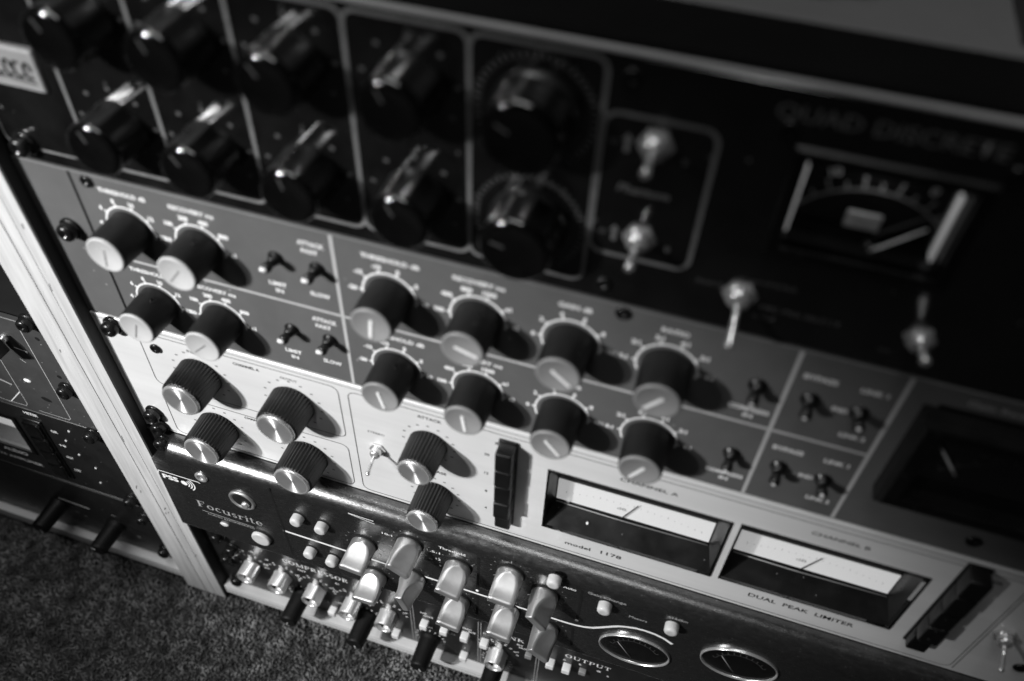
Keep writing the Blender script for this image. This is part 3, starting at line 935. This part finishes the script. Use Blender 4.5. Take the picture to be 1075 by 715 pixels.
text('ATTACK', up_, 36.6, -98.2, Z, 2.0, 12, matname='ink_black')
text('RELEASE', up_, 38.0, -139.2, Z, 1.9, 12, matname='ink_black')
text('RATIO', up_, 73.6, -102.0, Z, 2.0, 10, matname='ink_black')
for k, tt in enumerate(('20', '12', '8', '4')):
    text(tt, up_, 64.6, -112.5 - 15.2 * k, Z, 1.8, None, matname='ink_black')
text('STEREO', up_, 8.0, -121.5, Z, 1.5, 9, matname='cap_grey')
text('model', up_, 113.4, -168.0, Z, 2.6, 13, matname='ink_black')
text('1178', up_, 130.4, -167.2, Z, 2.8, 10.5, matname='ink_black')
text('DUAL  PEAK  LIMITER', up_, 222.2, -164.6, Z, 3.0, 49, matname='ink_black')
text('CHANNEL A', up_, 139.5, -102.0, Z, 2.2, 26, matname='ink_black')
text('CHANNEL B', up_, 221.0, -101.2, Z, 2.2, 24, matname='ink_black')
text('METER', up_, 278.6, -99.6, Z, 2.0, 11, matname='ink_black')
toggle(ur, 8.0, -134.0, .6, (.05, -.25, 1), 11, 2.1, 1.0, .8, 1.2)
toggle(ur, 300.0, -135.0, .6, (.05, -.7, 1), 12, 2.4, 1.1, .9, 1.3)
toggle(ur, 313.0, -127.0, .6, (.05, .1, 1), 10, 2.4, 1.1, .9, 1.3)
for u, v in ((316, -156.5), (-108.5, -103.5), ):
    part('screw', SMALL, None, ur, (u, v, .65))
mb = MB(); mb.strip([(294.5, -94.6), (294.5, -175)], .6, Z); sub('printed_line', mb, 'cap_grey', up_)
# key banks: four square push keys over one another
def key_bank(u0, u1, v0, v1, n, w):
    mb = MB(); mb.rbox(u0 - .6, u1 + .6, v0 - .6, v1 + .6, .6, 1.6, .5)
    o = part('key_bank', mb, 'black', ur)
    h = (v1 - v0) / n
    for k in range(n):
        km = MB(); km.rbox(u0, u1, v0 + k * h + .25, v0 + (k + 1) * h - .25, 1.5, w - (0.5 if k == 2 else 0) - (3.0 if k == 0 else 0), .9, 3)
        sub('push_key', km, 'black', o)
key_bank(71.0, 79.0, -164, -97.5, 5, 9.0)
key_bank(268.0, 276.6, -160.5, -91.5, 5, 9.0)
# edge meters in black tapered wells
def edge_meter(h, name='meter'):
    a0, a1, b0, b1 = h
    i0, i1, j0, j1 = a0 + 3.2, a1 - 4.2, b0 + 10.0, b1 - 4.0
    wb = -11.0
    mb = MB()
    o_ = [(a0, b0), (a1, b0), (a1, b1), (a0, b1)]
    n_ = [(i0, j0), (i1, j0), (i1, j1), (i0, j1)]
    for k in range(4):
        a, b = o_[k], o_[(k + 1) % 4]; c, d = n_[k], n_[(k + 1) % 4]
        mb.face([(*b, .55), (*a, .55), (*c, wb), (*d, wb)])
    mb.face([(*n_[0], wb - .1), (*n_[1], wb - .1), (*n_[2], wb - .1), (*n_[3], wb - .1)])
    m_ = part(name, mb, 'black', ur)
    fr = MB()
    for (x0, x1, y0, y1) in ((a0 - .1, a1 + .1, b1 - .9, b1 + .05), (a0 - .1, a1 + .1, b0 - .05, b0 + .7), (a0 - .05, a0 + .9, b0 + .7, b1 - .9), (a1 - .9, a1 + .05, b0 + .7, b1 - .9)):
        fr.box(x0, x1, y0, y1, -2, .95)
    sub('bezel', fr, 'gloss_black', m_)
    card = MB().box(i0 + .4, i1 - .4, j0 + .6, j0 + 17.4, wb + .1, wb + .5)
    sub('dial_card', card, 'lit_paper', m_)
    mb = MB(); cx = (i0 + i1) / 2 - 1.5
    for k in range(21):
        x = i0 + 5 + (i1 - i0 - 10) * k / 20
        yy = j0 + 11.4 - 0.004 * (x - cx) ** 2
        mb.strip([(x, yy), (x, yy + (1.6 if k % 5 == 0 else .8))], .22, wb + .62)
    sub('dial_scale', mb, 'cap_grey', m_)
    sub('lettering', text_mesh('dB', 2.2, 4.6, 0, 'cap_grey'), None, m_, (cx - 4, j0 + 7.5, wb + .62))
    nd = MB(); nd.tube([(cx - 3.4, j0 + 1.2, wb + 2.2), (cx + 3.2, j0 + 15.5, wb + 1.8)], [.33, .26], 8)
    sub('needle', nd, 'ink_black', m_)
    hp = MB(); hp.tube([(i0 + .5, j0 + .3, wb + 2.0), (cx - 6, j0 + .2, wb + 2.4), (cx - 4, j0 + .9, wb + 2.8), (cx - 2, j0 + .2, wb + 2.4), (i1 - .5, j0 + .3, wb + 2.0)], .35, 8)
    sub('cover_lip', hp, 'cap_grey', m_)
    g_ = MB(); g_.box(i0 + .1, i1 - .1, j0 + .4, j1 + 1.0, wb + 3.0, wb + 3.5)
    sub('pane', g_, 'glass', m_)
    led = MB(); led.lathe([(.7, -5.2), (.7, -4.4), (.3, -4.0)], 14, a0 + 21.5, b0 + 5.3)
    if a0 < 150: sub('adjuster', led, 'ink_white', m_)
edge_meter(MA); edge_meter(MBm)
rack_screws(ur, [(-129.5, -91.8 - 2.5), (-128.0, -162.5), (-127.5, -174.0)])

# ================================================================== UNIT 4: dark metal dual compressor with sculpted silver knobs
fr_ = thing('dual_compressor', (90, -266, -100), 'dark rounded metal dual compressor with sculpted silver paddle knobs and oval meters', 'compressor')
W4 = 12.0
def bar_profile():
    pts = []
    v1, v0 = -178.2, -265.6
    r1, r0 = 11.0, 4.5
    pts.append((v1, -3))
    for k in range(11):
        t = math.radians(90 * k / 10)
        pts.append((v1 - r1 + r1 * math.cos(t), W4 - r1 + r1 * math.sin(t)))
    for k in range(9):
        t = math.radians(90 * k / 8)
        pts.append((v0 + r0 - r0 * math.sin(t), W4 - r0 + r0 * math.cos(t)))
    pts.append((v0, -3))
    return pts
prof = bar_profile()
mb = MB()
rings = []
us = [-133.2, -133.0, -132.4, -131.4, -121.6, -121.5] + [-120 + 12 * k for k in range(38)] + [330]
for k, u in enumerate(us):
    e = [1.6, .8, .25, 0][k] if k < 4 else 0
    rings.append([(u, max(min(v, (-193.0 if u < -121.55 else -178.2) - e), -265.6 + e), min(w, W4 - e)) for v, w in prof])
mb.loft(rings, cap=False, closed=False)
mb.f = [tuple(reversed(f)) for f in mb.f]
mb.face([(rings[0][k][0], rings[0][k][1], rings[0][k][2]) for k in range(len(prof))])
fp = part('panel', mb, 'red_panel', fr_)
part('chassis', MB().box(-128, 322, -264, -180, -290, -4), 'void', fr_)
ear = MB().box(-146, -121.8, -192.5, -179, -3, 2.0); ear.box(-146, -133.4, -265, -192.6, -3, 2.0)
part('rack_ear', ear, 'comp_panel', fr_)
Y = W4 + .1
def groove(pts, m='cap_light', wd=1.5, name='inlay_line', lift=0.0):
    mb = MB(); mb.strip(pts, wd, Y + lift); return sub(name, mb, m, fp)
groove([(-55.5, -228.6), (112.5, -229.6)], 'ink_white', 1.7)
cv = [(112.6, -229.6), (117, -229.5), (121.4, -229.0), (126, -227.8), (130.5, -225.6), (135, -221.8), (139.8, -217.4), (143.5, -214.4), (147.1, -212.5), (152, -210.7), (157, -210.2), (162, -210.6), (167, -212.2), (172, -215.5)]
groove(cv, 'ink_white', 1.8)
for a, b in (((-56.2, -185.2), (-54.0, -256.0)), ((65.2, -189), (64.6, -224.5)), ((64.6, -233), (64.4, -255)), ((121.1, -189), (121.2, -222.0)), ((120.0, -234), (121, -255))):
    mb = MB(); mb.strip([a, ((a[0] + b[0]) / 2 + .2, (a[1] + b[1]) / 2), b], 1.5, Y)
    sub('engraved_slot', mb, 'ink_black', fp)
for u, v in ((64.7, -225.6), (121.2, -223.0), (-2.5, -219.6)):
    mb = MB(); mb.lathe([(1.0, 0), (1.0, .3), (.4, .6)], 12, u, v)
    o_ = sub('marker_dot', mb, 'ink_white', fp, (0, 0, W4))

def paddle(r=7.3, h=18.0):
    mb = MB(); n = 16
    rings = []
    def sect(t, w, rr):
        # circle of radius rr clipped to |y| < t
        t = min(t, rr * .999)
        a0 = math.asin(t / rr)
        pts = []
        for k in range(n + 1):
            a = -a0 + 2 * a0 * k / n
            pts.append((rr * math.cos(a), rr * math.sin(a), w))
        for k in range(1, 6):
            x = rr * math.cos(a0) * (1 - 2 * k / 6); pts.append((x, t, w))
        for k in range(n + 1):
            a = math.pi - a0 + 2 * a0 * k / n
            pts.append((rr * math.cos(a), rr * math.sin(a), w))
        for k in range(1, 6):
            x = rr * math.cos(a0) * (-1 + 2 * k / 6); pts.append((x, -t, w))
        return pts
    for w in (0.4, 1.0, 2.0, 3.5):
        rings.append(sect(r, w, r * (.94 if w < 1 else 1)))
    steps = 14
    for k in range(1, steps + 1):
        x = k / steps
        w = 3.5 + (h - 4.0) * x
        t = 2.3 + (r - 2.3) * max(0.0, 1 - x * 1.25) ** 2.0
        rings.append(sect(t, w, r * (1 - .04 * x)))
    rings.append(sect(1.9, h - .2, r * .945)); rings.append(sect(1.3, h, r * .91))
    mb.loft(rings, cap=True)
    me = mb.mesh('knob')
    me.materials.append(M['chrome'])
    return me
PD = paddle()
pm = MB(); pm.lathe([(1.25, 0), (1.25, .25), (.8, .3), (.7, -.3)], 14); SET2 = pm.mesh('set_screw'); SET2.materials.append(M['screw'])
pm = MB(); pm.lathe([(8.0, 0), (8.0, .4), (7.6, .6), (7.0, .6)], 36, cap=False); COL2 = pm.mesh('collar'); COL2.materials.append(M['ink_black'])
pads = [(-2.0, -212.5, -6), (26.2, -196.5, -34), (1.8, -246.5, 3), (26.6, -233.0, -72),
        (53.8, -204.5, -14), (53.2, -243.5, -10), (83.0, -194.0, -4), (82.6, -235.5, -8), (102.4, -204.0, -52), (105.6, -242.0, -40)]
for u, v, a in pads:
    kn = part('knob', PD, None, fr_, (u, v, W4), a)
    sub('collar', COL2, None, kn)
    for sgn in (1,):
        s_ = sub('set_screw', SET2, None, kn)
        s_.location = D(7.1, 0, 7.5)
        s_.rotation_euler = (0, 0, math.radians(90))
    mb = MB()
    for j in range(11):
        t = math.radians(-40 + 260 * j / 10)
        r0, r1 = (10.4, 12.4) if j % 5 == 0 else (10.8, 11.6)
        mb.strip([(r0 * math.cos(t), r0 * math.sin(t)), (r1 * math.cos(t), r1 * math.sin(t))], .4, Y)
    sub('dial_scale', mb, 'ink_pale', fp, (u, v, 0))
bt = MB(); bt.lathe([(3.6, 0), (3.6, 3.6), (3.35, 4.6), (2.8, 5.1), (1.8, 5.3)], 28); BTN = bt.mesh('push_button'); BTN.materials.append(M['button_white'])
cl_ = MB(); cl_.lathe([(4.5, 0), (4.5, .3), (3.7, .35)], 24, cap=False); BCL = cl_.mesh('collar'); BCL.materials.append(M['ink_black'])
for u, v in ((-41.4, -206.0), (-26.4, -206.2), (-38.8, -241.0), (-24.8, -242.4), (133.9, -195.0), (168.3, -194.2), (106.4, -184.0)):
    b_ = part('push_button', BTN, None, fr_, (u, v, W4 + .05))
    sub('collar', BCL, None, b_)
# round power button
pb = MB(); pb.lathe([(6.2, 0), (6.2, 1.6), (5.8, 2.3), (5.0, 2.5)], 40)
b_ = part('power_button', pb, 'ivory', fr_, (-72.6, -246.0, W4 + .05))
rg = MB(); rg.lathe([(7.6, 0), (7.6, .5), (6.4, .6)], 40, cap=False); sub('collar', rg, 'ink_black', b_)
# bolt, recessed key switch, small oval lamp
bl = MB(); bl.lathe([(4.0, 0), (4.0, .8), (3.4, 1.3), (1.9, 1.3), (1.7, .3)], 24)
part('bolt', bl, 'steel', fr_, (-100.4, -195.6, W4 + .05))
bl = MB(); bl.lathe([(8.3, 0), (8.3, .8), (7.4, 1.5), (6.4, .9), (6.0, .3), (3.0, .15)], 40)
o_ = part('recessed_socket', bl, 'chrome', fr_, (-77.2, -207.4, W4 + .05))
bl = MB(); bl.lathe([(6.1, .7), (5.7, .9), (2.0, .9)], 32); sub('socket_plug', bl, 'ink_black', o_)
bl = MB(); bl.lathe([(2.4, .9), (2.4, 2.4), (1.6, 2.8)], 20, 2.2, -2.2); sub('pin', bl, 'steel', o_)
bl = MB(); bl.loft([[(3.0 * k * math.cos(t * math.pi / 12), 1.7 * k * math.sin(t * math.pi / 12), w) for t in range(24)] for k, w in ((1, 0), (1, .5), (.7, .9), (.4, 1.0))])
part('indicator_lamp', bl, 'ivory', fr_, (-97.8, -245.0, W4 + .05))
# lettering
sub('lettering', serif_mesh('Focusrite', 6.6, 44.0, 'ink_pale'), None, fp, (-90.6, -228.6, Y))
groove([(-110.8, -236.0), (-76, -236.6)], 'ink_pale', .5)
text('AUDIO ENGINEERING', fp, -92, -238.3, Y, 1.3, 32, matname='ink_pale')
st = MB(); st.strip([(-131.9, -206.5), (-131.2, -203.6), (-104.6, -203.2), (-103.8, -204.2)], .7, Y)
sub('printed_frame', st, 'ink_white', fp)
text('PSS', fp, -124.4, -208.3, Y, 4.2, 10.5, bold=.04)
mb = MB(); mb.lathe([(2.1, 0), (.5, .05)], 20, -115.6, -209.4); sub('printed_dot', mb, 'ink_white', fp, (0, 0, Y))
mb = MB()
for k in range(3):
    r = 3.4 + 1.7 * k
    mb.strip([(-115.6 + r * math.cos(math.radians(a)), -209.4 + r * math.sin(math.radians(a))) for a in range(-50, 51, 10)], .75, Y)
sub('printed_waves', mb, 'ink_white', fp)
for k in range(3):
    pass
text('10:1', fp, 13.0, -194.4, Y, 1.9, 6.0)
text('1.5:1', fp, 39.6, -197.2, Y, 1.9, 7.6)
text('Threshold', fp, 50.3, -189.5 - 1.0, Y, 2.4, 15.0)
text('12', fp, 42.2, -204.0, Y, 1.9, 2.8); text('8', fp, 43.2, -210.5, Y, 1.8, None)
text('Auto', fp, 114.6, -190.6, Y, 2.3, 7.0)
text('Gain Change', fp, 134.0, -188.8, Y, 2.3, 20.0, matname='ink_pale')
text('Meters', fp, 151.6, -200.0, Y, 2.1, 9.5, matname='ink_pale')
text('+14dBm', fp, 170.0, -187.6, Y, 2.1, 10, matname='ink_pale')
text('Make up', fp, 97, -217, Y, 1.9, 10, matname='ink_dim'); text('Attack', fp, 70, -221.0, Y, 1.9, 8, matname='ink_dim')
for u, v, tt in ((-41, -198.8, 'In'), (-25.4, -199.0, 'S/C'), (-38.6, -234.6, 'In'), (-24.6, -235.6, 'S/C')):
    text(tt, fp, u, v, Y, 1.7, None, matname='ink_pale')
groove([(-8.8, -184.6), (6.0, -185.0)], 'ink_white', .6); groove([(-8.4, -184.8), (6.4, -187.4)], 'ink_white', .5, lift=.1)
for k, (u, v) in enumerate(((61.5, -199), (63.0, -206), (60.5, -212), (14, -206), (38, -206))):
    text(str(4 + 2 * k), fp, u, v, Y, 1.5, None, matname='ink_pale')
# oval meters
def oval_meter(u, v, ru, rv, rot):
    n = 56
    def ell(k, w): return [(ru * k * math.cos(2 * math.pi * j / n), rv * k * math.sin(2 * math.pi * j / n), w) for j in range(n)]
    mb = MB(); mb.loft([ell(1.0, 0), ell(1.0, 1.0), ell(.99, 1.4), ell(.975, 1.5), ell(.96, 1.3), ell(.94, .4)], cap=False)
    o = part('meter', mb, 'steel', fr_, (u, v, W4 + .05), rot)
    mb = MB(); mb.loft([ell(.95, .25), ell(.5, .2)], cap=True); sub('dial_plate', mb, 'gloss_black', o)
    mb = MB()
    for k in range(11):
        t = math.radians(150 - 120 * k / 10)
        mb.strip([(ru * .72 * math.cos(t), rv * 1.05 * math.sin(t) - rv * .45), (ru * .78 * math.cos(t), rv * 1.2 * math.sin(t) - rv * .45)], .4, .36)
    mb.strip([(ru * .70 * math.cos(math.radians(150 - 5 * k)), rv * 1.03 * math.sin(math.radians(150 - 5 * k)) - rv * .45) for k in range(25)], .3, .33)
    sub('dial_scale', mb, 'ink_dim', o)
    nd = MB(); nd.tube([(-2, -rv * .6, .8), (-ru * .45, rv * .35, .8)], [.3, .2], 6); sub('needle', nd, 'ink_pale', o)
    mb = MB(); mb.loft([ell(.93, .9), ell(.75, 1.6), ell(.5, 2.0), ell(.2, 2.2)], cap=True); sub('pane', mb, 'glass', o)
oval_meter(154.6, -235.0, 19.5, 15.5, 8)
oval_meter(206.0, -213.5, 19.5, 15.5, 8)
for o_ in [part('screw', SCREW, None, fr_, (-128.0, -186.0, 2.1), 30)]:
    sub('recess', CROSS, None, o_)

# ================================================================== UNIT 5: black multi-section processor at the bottom
cp = thing('dynamics_processor', (90, -355.5, -100), 'black processor with small silver knobs, black knobs and white push buttons, bottom of rack', 'processor')
cpp = part('panel', holed_panel(-146, 336, -355.2, -267.2, -3, 0, [], bev=.4), 'comp_panel', cp)
part('chassis', MB().box(-132, 322, -354, -268.5, -290, -3.1), 'void', cp)
def silver_knob():
    mb = MB(); n = 48
    def ring(r, w): return [(max(-5.8, min(5.8, r * math.cos(2 * math.pi * (j + .5) / n))), r * math.sin(2 * math.pi * (j + .5) / n), w) for j in range(n)]
    mb.loft([ring(6.9, .3), ring(6.9, 1.2), ring(6.6, 1.6), ring(6.5, 10.0), ring(6.2, 10.6)], cap=False)
    mb.loft([ring(6.2, 10.6), ring(5.7, 10.9), ring(5.3, 10.7), ring(5.1, 10.3)], cap=False)
    me = mb.mesh('knob'); me.materials.append(M['silver'])
    dk = MB(); dk.loft([ring(5.1, 10.3), ring(4.9, 7.5), ring(3.0, 6.5)], cap=True)
    m2 = dk.mesh('recess'); m2.materials.append(M['edge_alu'])
    return me, m2
SK, SKR = silver_knob()
pm = MB(); pm.box(-.35, .35, 1, 6.2, 9.2, 10.95); SKP = pm.mesh('pointer'); SKP.materials.append(M['ink_black'])
nb = MB(); nb.lathe([(2.0, 0), (2.0, 1.8), (1.2, 2.4)], 16); NUB = nb.mesh('indicator'); NUB.materials.append(M['ivory'])
sil = [(-102.0, -320.0), (-78.8, -320.2), (-53.8, -322.4), (-27.6, -324.6), (-1.2, -323.4), (75.2, -326.0)]
for k, (u, v) in enumerate(sil):
    kn = part('knob', SK, None, cp, (u, v, 0), [-12, 20, 35, -18, 8, 28][k])
    sub('pointer', SKP, None, kn)
    sub('recess', SKR, None, kn)
    part('indicator', NUB, None, cp, (u + 1.0, v + 10.4, .05))
    mb = MB()
    for j in range(9):
        t = math.radians(15 + 150 * j / 8)
        r0 = 13.2
        mb.strip([(r0 * math.cos(t) - .9, r0 * math.sin(t)), (r0 * math.cos(t) + .9, r0 * math.sin(t))], .9, .12)
        if j % 2: mb.strip([((r0 + 2.2) * math.cos(t) - .7, (r0 + 2.2) * math.sin(t)), ((r0 + 2.2) * math.cos(t) + .7, (r0 + 2.2) * math.sin(t))], .8, .12)
    sub('dial_scale', mb, 'ink_white', cpp, (u, v, 0))
# second silver half knob beside the last one
def black_knob():
    mb = MB(); n = 72; rings = []
    prof = [(7.2, .3, 0), (7.2, 1.5, 0), (6.7, 2.5, 0), (6.5, 4, 1), (6.0, 20, 1), (5.8, 21.2, 0), (5.3, 21.9, 0), (4.6, 22.0, 0)]
    for r, w, fl in prof:
        rings.append([((r - fl * .22 * (j % 2)) * math.cos(2 * math.pi * j / n), (r - fl * .22 * (j % 2)) * math.sin(2 * math.pi * j / n), w) for j in range(n)])
    mb.loft(rings)
    me = mb.mesh('knob'); me.materials.append(M['black_dull']); return me
BK = black_knob()
pm = MB(); pm.box(-.3, .3, 1.5, 4.6, 21.8, 22.15); pm.face([(-.3, 6.75, 3), (.3, 6.75, 3), (.3, 6.12, 20.6), (-.3, 6.12, 20.6)]); BKP = pm.mesh('pointer'); BKP.materials.append(M['ink_white'])
for k, (u, v) in enumerate(((-67.0, -338.5), (-18.0, -338.0), (27.4, -340.0), (74.5, -340.5))):
    kn = part('knob', BK, None, cp, (u, v, 0), [160, 185, 200, 150][k])
    sub('pointer', BKP, None, kn)
    mb = MB()
    for j in range(13):
        t = math.radians(-40 + 260 * j / 12)
        r0 = 9.2
        mb.strip([(r0 * math.cos(t), r0 * math.sin(t)), ((r0 + 1.6) * math.cos(t), (r0 + 1.6) * math.sin(t))], .9, .12)
    sub('dial_scale', mb, 'ink_white', cpp, (u, v, 0))
sq = MB(); sq.rbox(-2.6, 2.6, -2.7, 2.7, .1, 5.2, .6, 2); SQB = sq.mesh('push_button'); SQB.materials.append(M['white_plastic'])
sq = MB(); sq.rbox(-2.3, 2.3, -2.3, 2.3, .1, 3.0, .6, 2); SQG = sq.mesh('push_button'); SQG.materials.append(M['cap_grey'])
for u, v, lit in ((-44.0, -345.5, 1), (3.2, -347.0, 1), (25.0, -317.4, 1), (39.0, -315.7, 1), (53.0, -315.4, 1), (52.0, -346.8, 1), (110.0, -312.7, 1), (120.4, -311.9, 1), (130.4, -311.5, 0), (95.5, -314.0, 0), (66.2, -315.6, 1)):
    part('push_button', SQB if lit else SQG, None, cp, (u, v, 0))
sub('lettering', serif_mesh('COMPRESSOR', 4.6, 47.5, 'ink_white'), None, cpp, (-51.4, -296.6, .1))
sub('lettering', serif_mesh('LINK', 4.4, 17.5, 'ink_white'), None, cpp, (83.2, -299.4, .1))
sub('lettering', serif_mesh('OUTPUT', 4.4, 29.0, 'ink_white'), None, cpp, (132.4, -298.6, .1))
for u in (14.6, 16.6, 61.2, 63.0, 100.4, 102.2):
    mb = MB(); mb.strip([(u, -292), (u, -353)], .45, .12); sub('printed_line', mb, 'ink_pale', cpp)
for u, v, tt in ((-99, -299.6, '-10'), (-107, -303, '-20'), (-88, -304, '10'), (-62, -303, 'FAST'), (-37, -305, '4:1'), (-12, -306, '20'), (-88.5, -330.5, 'dB'), (-62, -329, 'ms'),
                 (-38.6, -334.0, 'SLOW'), (24.0, -306.0, 'EXP'), (27, -309, 'GATE'), (38, -309, 'LIM'), (54, -308.0, 'PEAK'), (57, -311, 'RMS'), (44, -322, 'IN'), (27, -324, 'OUT'), (68, -306, 'MAST'), (89, -306, 'SLV'), (92, -309.4, 'DUAL'),
                 (-112, -341, 'IN'), (118, -305.5, 'A'), (128, -305, 'B'), (140, -306, 'dB'), (146, -309, '0'), (-48, -337.5, 'I'), (0, -338.5, 'II'), (52, -338.6, 'I')):
    text(tt, cpp, u, v, .12, 1.9, None, bold=.03)
for u, v, a in ((-92, -334, 55), (-8.6, -333, 0)):
    mb = MB(); mb.strip([(-3.0, 0), (3.0, 0)], .5, .12); sub('printed_line', mb, 'ink_white', cpp, (u, v, 0), a)
rack_screws(cp, [(-120.5, -289.0), (-119.5, -317.0), (-119.0, -348.0), (-112.5, -301.5)])
sk = MB(); sk.lathe([(7.5, 0), (7.5, 1.2), (6.8, 2.2), (5.2, 2.4), (5.0, .6)], 32)
part('jack_socket', sk, 'screw', cp, (-115.0, -322.0, .05))

# ================================================================== LEFT BAY
l1 = thing('equalizer', (-230, -203, -100), 'charcoal unit with thin outlined sections in the left bay, above the meter unit', 'equalizer')
lp = part('panel', holed_panel(-660, -178, -203.4, -116, -3, 0, [], bev=.4), 'l_panel', l1)
part('chassis', MB().box(-640, -190, -202, -117, -290, -3.1), 'void', l1)
mb = MB(); mb.strip([(-198, -116.5), (-198, -199), (-199.6, -200.8), (-221, -200.8)], .6, .12); sub('printed_line', mb, 'ink_pale', lp)
mb = MB(); mb.strip([(-227, -120), (-228, -197), (-229.4, -199.6), (-243, -200.2), (-262, -198.0)], .6, .12); sub('printed_line', mb, 'ink_pale', lp)
mb = MB(); mb.strip([(-228.2, -186), (-240.6, -199.6)], .6, .16); sub('printed_line', mb, 'ink_white', lp)
mb = MB(); mb.strip([(-210.3, -140.3), (-201.7, -141.5)], 1.0, .12); sub('printed_line', mb, 'ink_white', lp)
mb = MB(); mb.strip([(-211, -150.0), (-208, -152.5)], .6, .12); sub('printed_line', mb, 'ink_pale', lp)
mb = MB(); mb.loft([[(k * 2.6 * math.cos(t * math.pi / 8) , k * 1.5 * math.sin(t * math.pi / 8), w) for t in range(16)] for k, w in ((1, 0), (.9, .4), (.4, .6))]); part('indicator', mb, 'ink_white', l1, (-215.7, -170.8, .05))
mb = MB(); mb.strip([(-240, -178), (-231, -180.5)], 1.6, .12); sub('printed_line', mb, 'ink_pale', lp)
mb = MB(); mb.strip([(-246, -160), (-241, -164)], 1.2, .12); sub('printed_line', mb, 'ink_pale', lp)
for u, v in ((-188.7, -126.1), (-188.0, -156.8)):
    mb = MB(); mb.lathe([(1.5, 0), (1.3, .1)], 12); sub('panel_hole', mb, 'ink_black', lp, (u, v, .1))
mb = MB(); mb.loft([[(3.6 * k * math.cos(t * math.pi / 10), 1.9 * k * math.sin(t * math.pi / 10), .12) for t in range(20)] for k in (1, .6)]); sub('slot_hole', mb, 'ink_black', lp, (-209.1, -185.5, 0), -10)
# black lever knob on a bright shaft
lk = MB(); lk.rbox(-5.2, 5.2, -5.2, 5.2, 5, 15, 1.2, 3)
kb = part('knob', lk, 'black', l1, (-213.0, -133.5, 0), 20)
sub('shaft', MB().lathe([(2.4, 0), (2.4, 5.5)], 16), 'steel', kb)
rack_screws(l1, [(-187.5, -109.0 - 3.0), (-186.0, -166.0)])

l2 = thing('tube_amplifier', (-230, -286, -100), 'black unit with pale meter window and white lettering in the left bay', 'amplifier')
lp = part('panel', holed_panel(-660, -178, -286.4, -204.2, -3, 0, [(-420, -250.6, -256.5, -221.5)], bev=.4), 'comp_panel', l2)
part('chassis', MB().box(-640, -190, -285, -206, -290, -20), 'void', l2)
mt = part('meter', holed_panel(-425, -247.6, -259, -219, .05, 1.2, [(-420, -250.6, -256.5, -221.5)], bev=.5), 'gloss_black', l2)
sub('dial_card', MB().box(-420, -250.6, -262, -221.5, -10.5, -10), 'lit_paper', mt)
sub('meter_shelf', MB().face([(-420, -256.4, 0), (-250.6, -256.4, 0), (-250.6, -252.0, -9.9), (-420, -252.0, -9.9)]), 'cap_grey', mt)
sub('meter_wall', MB().face([(-250.7, -256.4, 0), (-250.7, -256.4, -10), (-250.7, -221.5, -10), (-250.7, -221.5, 0)]), 'gloss_black', mt)
sub('pane', MB().box(-419.9, -250.8, -256.3, -221.6, -1.6, -1.0), 'glass', mt)
text('AUDIO', lp, -268.5, -264.0, .12, 3.6, 19.5, bold=.03)
text('76 AMPLIFIER', lp, -268, -273.0, .12, 2.9, 35, bold=.02)
text('METER', lp, -231.0, -208.6, .12, 2.4, 10.5, bold=.03)
for v, tt in ((-221.3, 'GR'), (-235.7, '+8'), (-249.0, 'OUT'), (-263.4, 'OFF')):
    text(tt, lp, -219.3, v, .12, 2.2, 5.2, bold=.03)
for u, v in ((-206, -215), (-204.3, -270.5), (-209, -241), (-201, -252), (-213.5, -228)):
    mb = MB(); mb.lathe([(.8, 0), (.6, .3)], 10); sub('marker_dot', mb, 'ink_white', lp, (u, v, .05))
kbk = part('key_bank', MB().rbox(-241, -226, -276, -214, .05, 1.2, .5), 'black', l2)
for k in range(4):
    km = MB(); km.rbox(-239.5, -227.5, -230.0 - 14.6 * k, -216.2 - 14.6 * k, 1.0, 3.6, 1.0, 3); sub('push_key', km, 'gloss_black', kbk)
mb = MB(); mb.strip([(-660, -284.8), (-192, -284.8)], .7, .12); sub('printed_line', mb, 'ink_pale', lp)
rack_screws(l2, [(-185.5, -208.0), (-183.0, -279.0)])

l3 = thing('effects_processor', (-230, -355.5, -100), 'thin black unit with two black cylinder knobs at the bottom of the left bay', 'processor')
lp = part('panel', holed_panel(-660, -176, -355.2, -287.2, -3, 0, [], bev=.4), 'comp_panel', l3)
part('chassis', MB().box(-640, -190, -354, -288.5, -290, -3.1), 'void', l3)
mb = MB(); mb.strip([(-256.6, -315.6), (-231.2, -317.2)], 1.3, .12); sub('printed_line', mb, 'ink_white', lp)
mb = MB(); mb.strip([(-660, -316.5), (-262, -316.6)], .4, .12); sub('printed_line', mb, 'ink_dim', lp)
mb = MB(); mb.strip([(-214, -321), (-186, -323.0)], .4, .12); sub('printed_line', mb, 'ink_dim', lp)
for u, v in ((-259.5, -325.0), (-212.8, -328.0)):
    kn = part('knob', BK, None, l3, (u, v, 0), 200 if u < -230 else 78)
    sub('pointer', BKP, None, kn)
for u, v in ((-246, -329), (-240, -331), (-211, -315), (-197, -336)):
    mb = MB(); mb.strip([(-1.6, 0), (1.6, -.2)], .9, .12); sub('printed_mark', mb, 'ink_pale', lp, (u, v, 0))
rack_screws(l3, [(-180.0, -300.0), (-176.5, -342.0)])

for o in bpy.data.objects:
    if 'at' in o: del o['at']
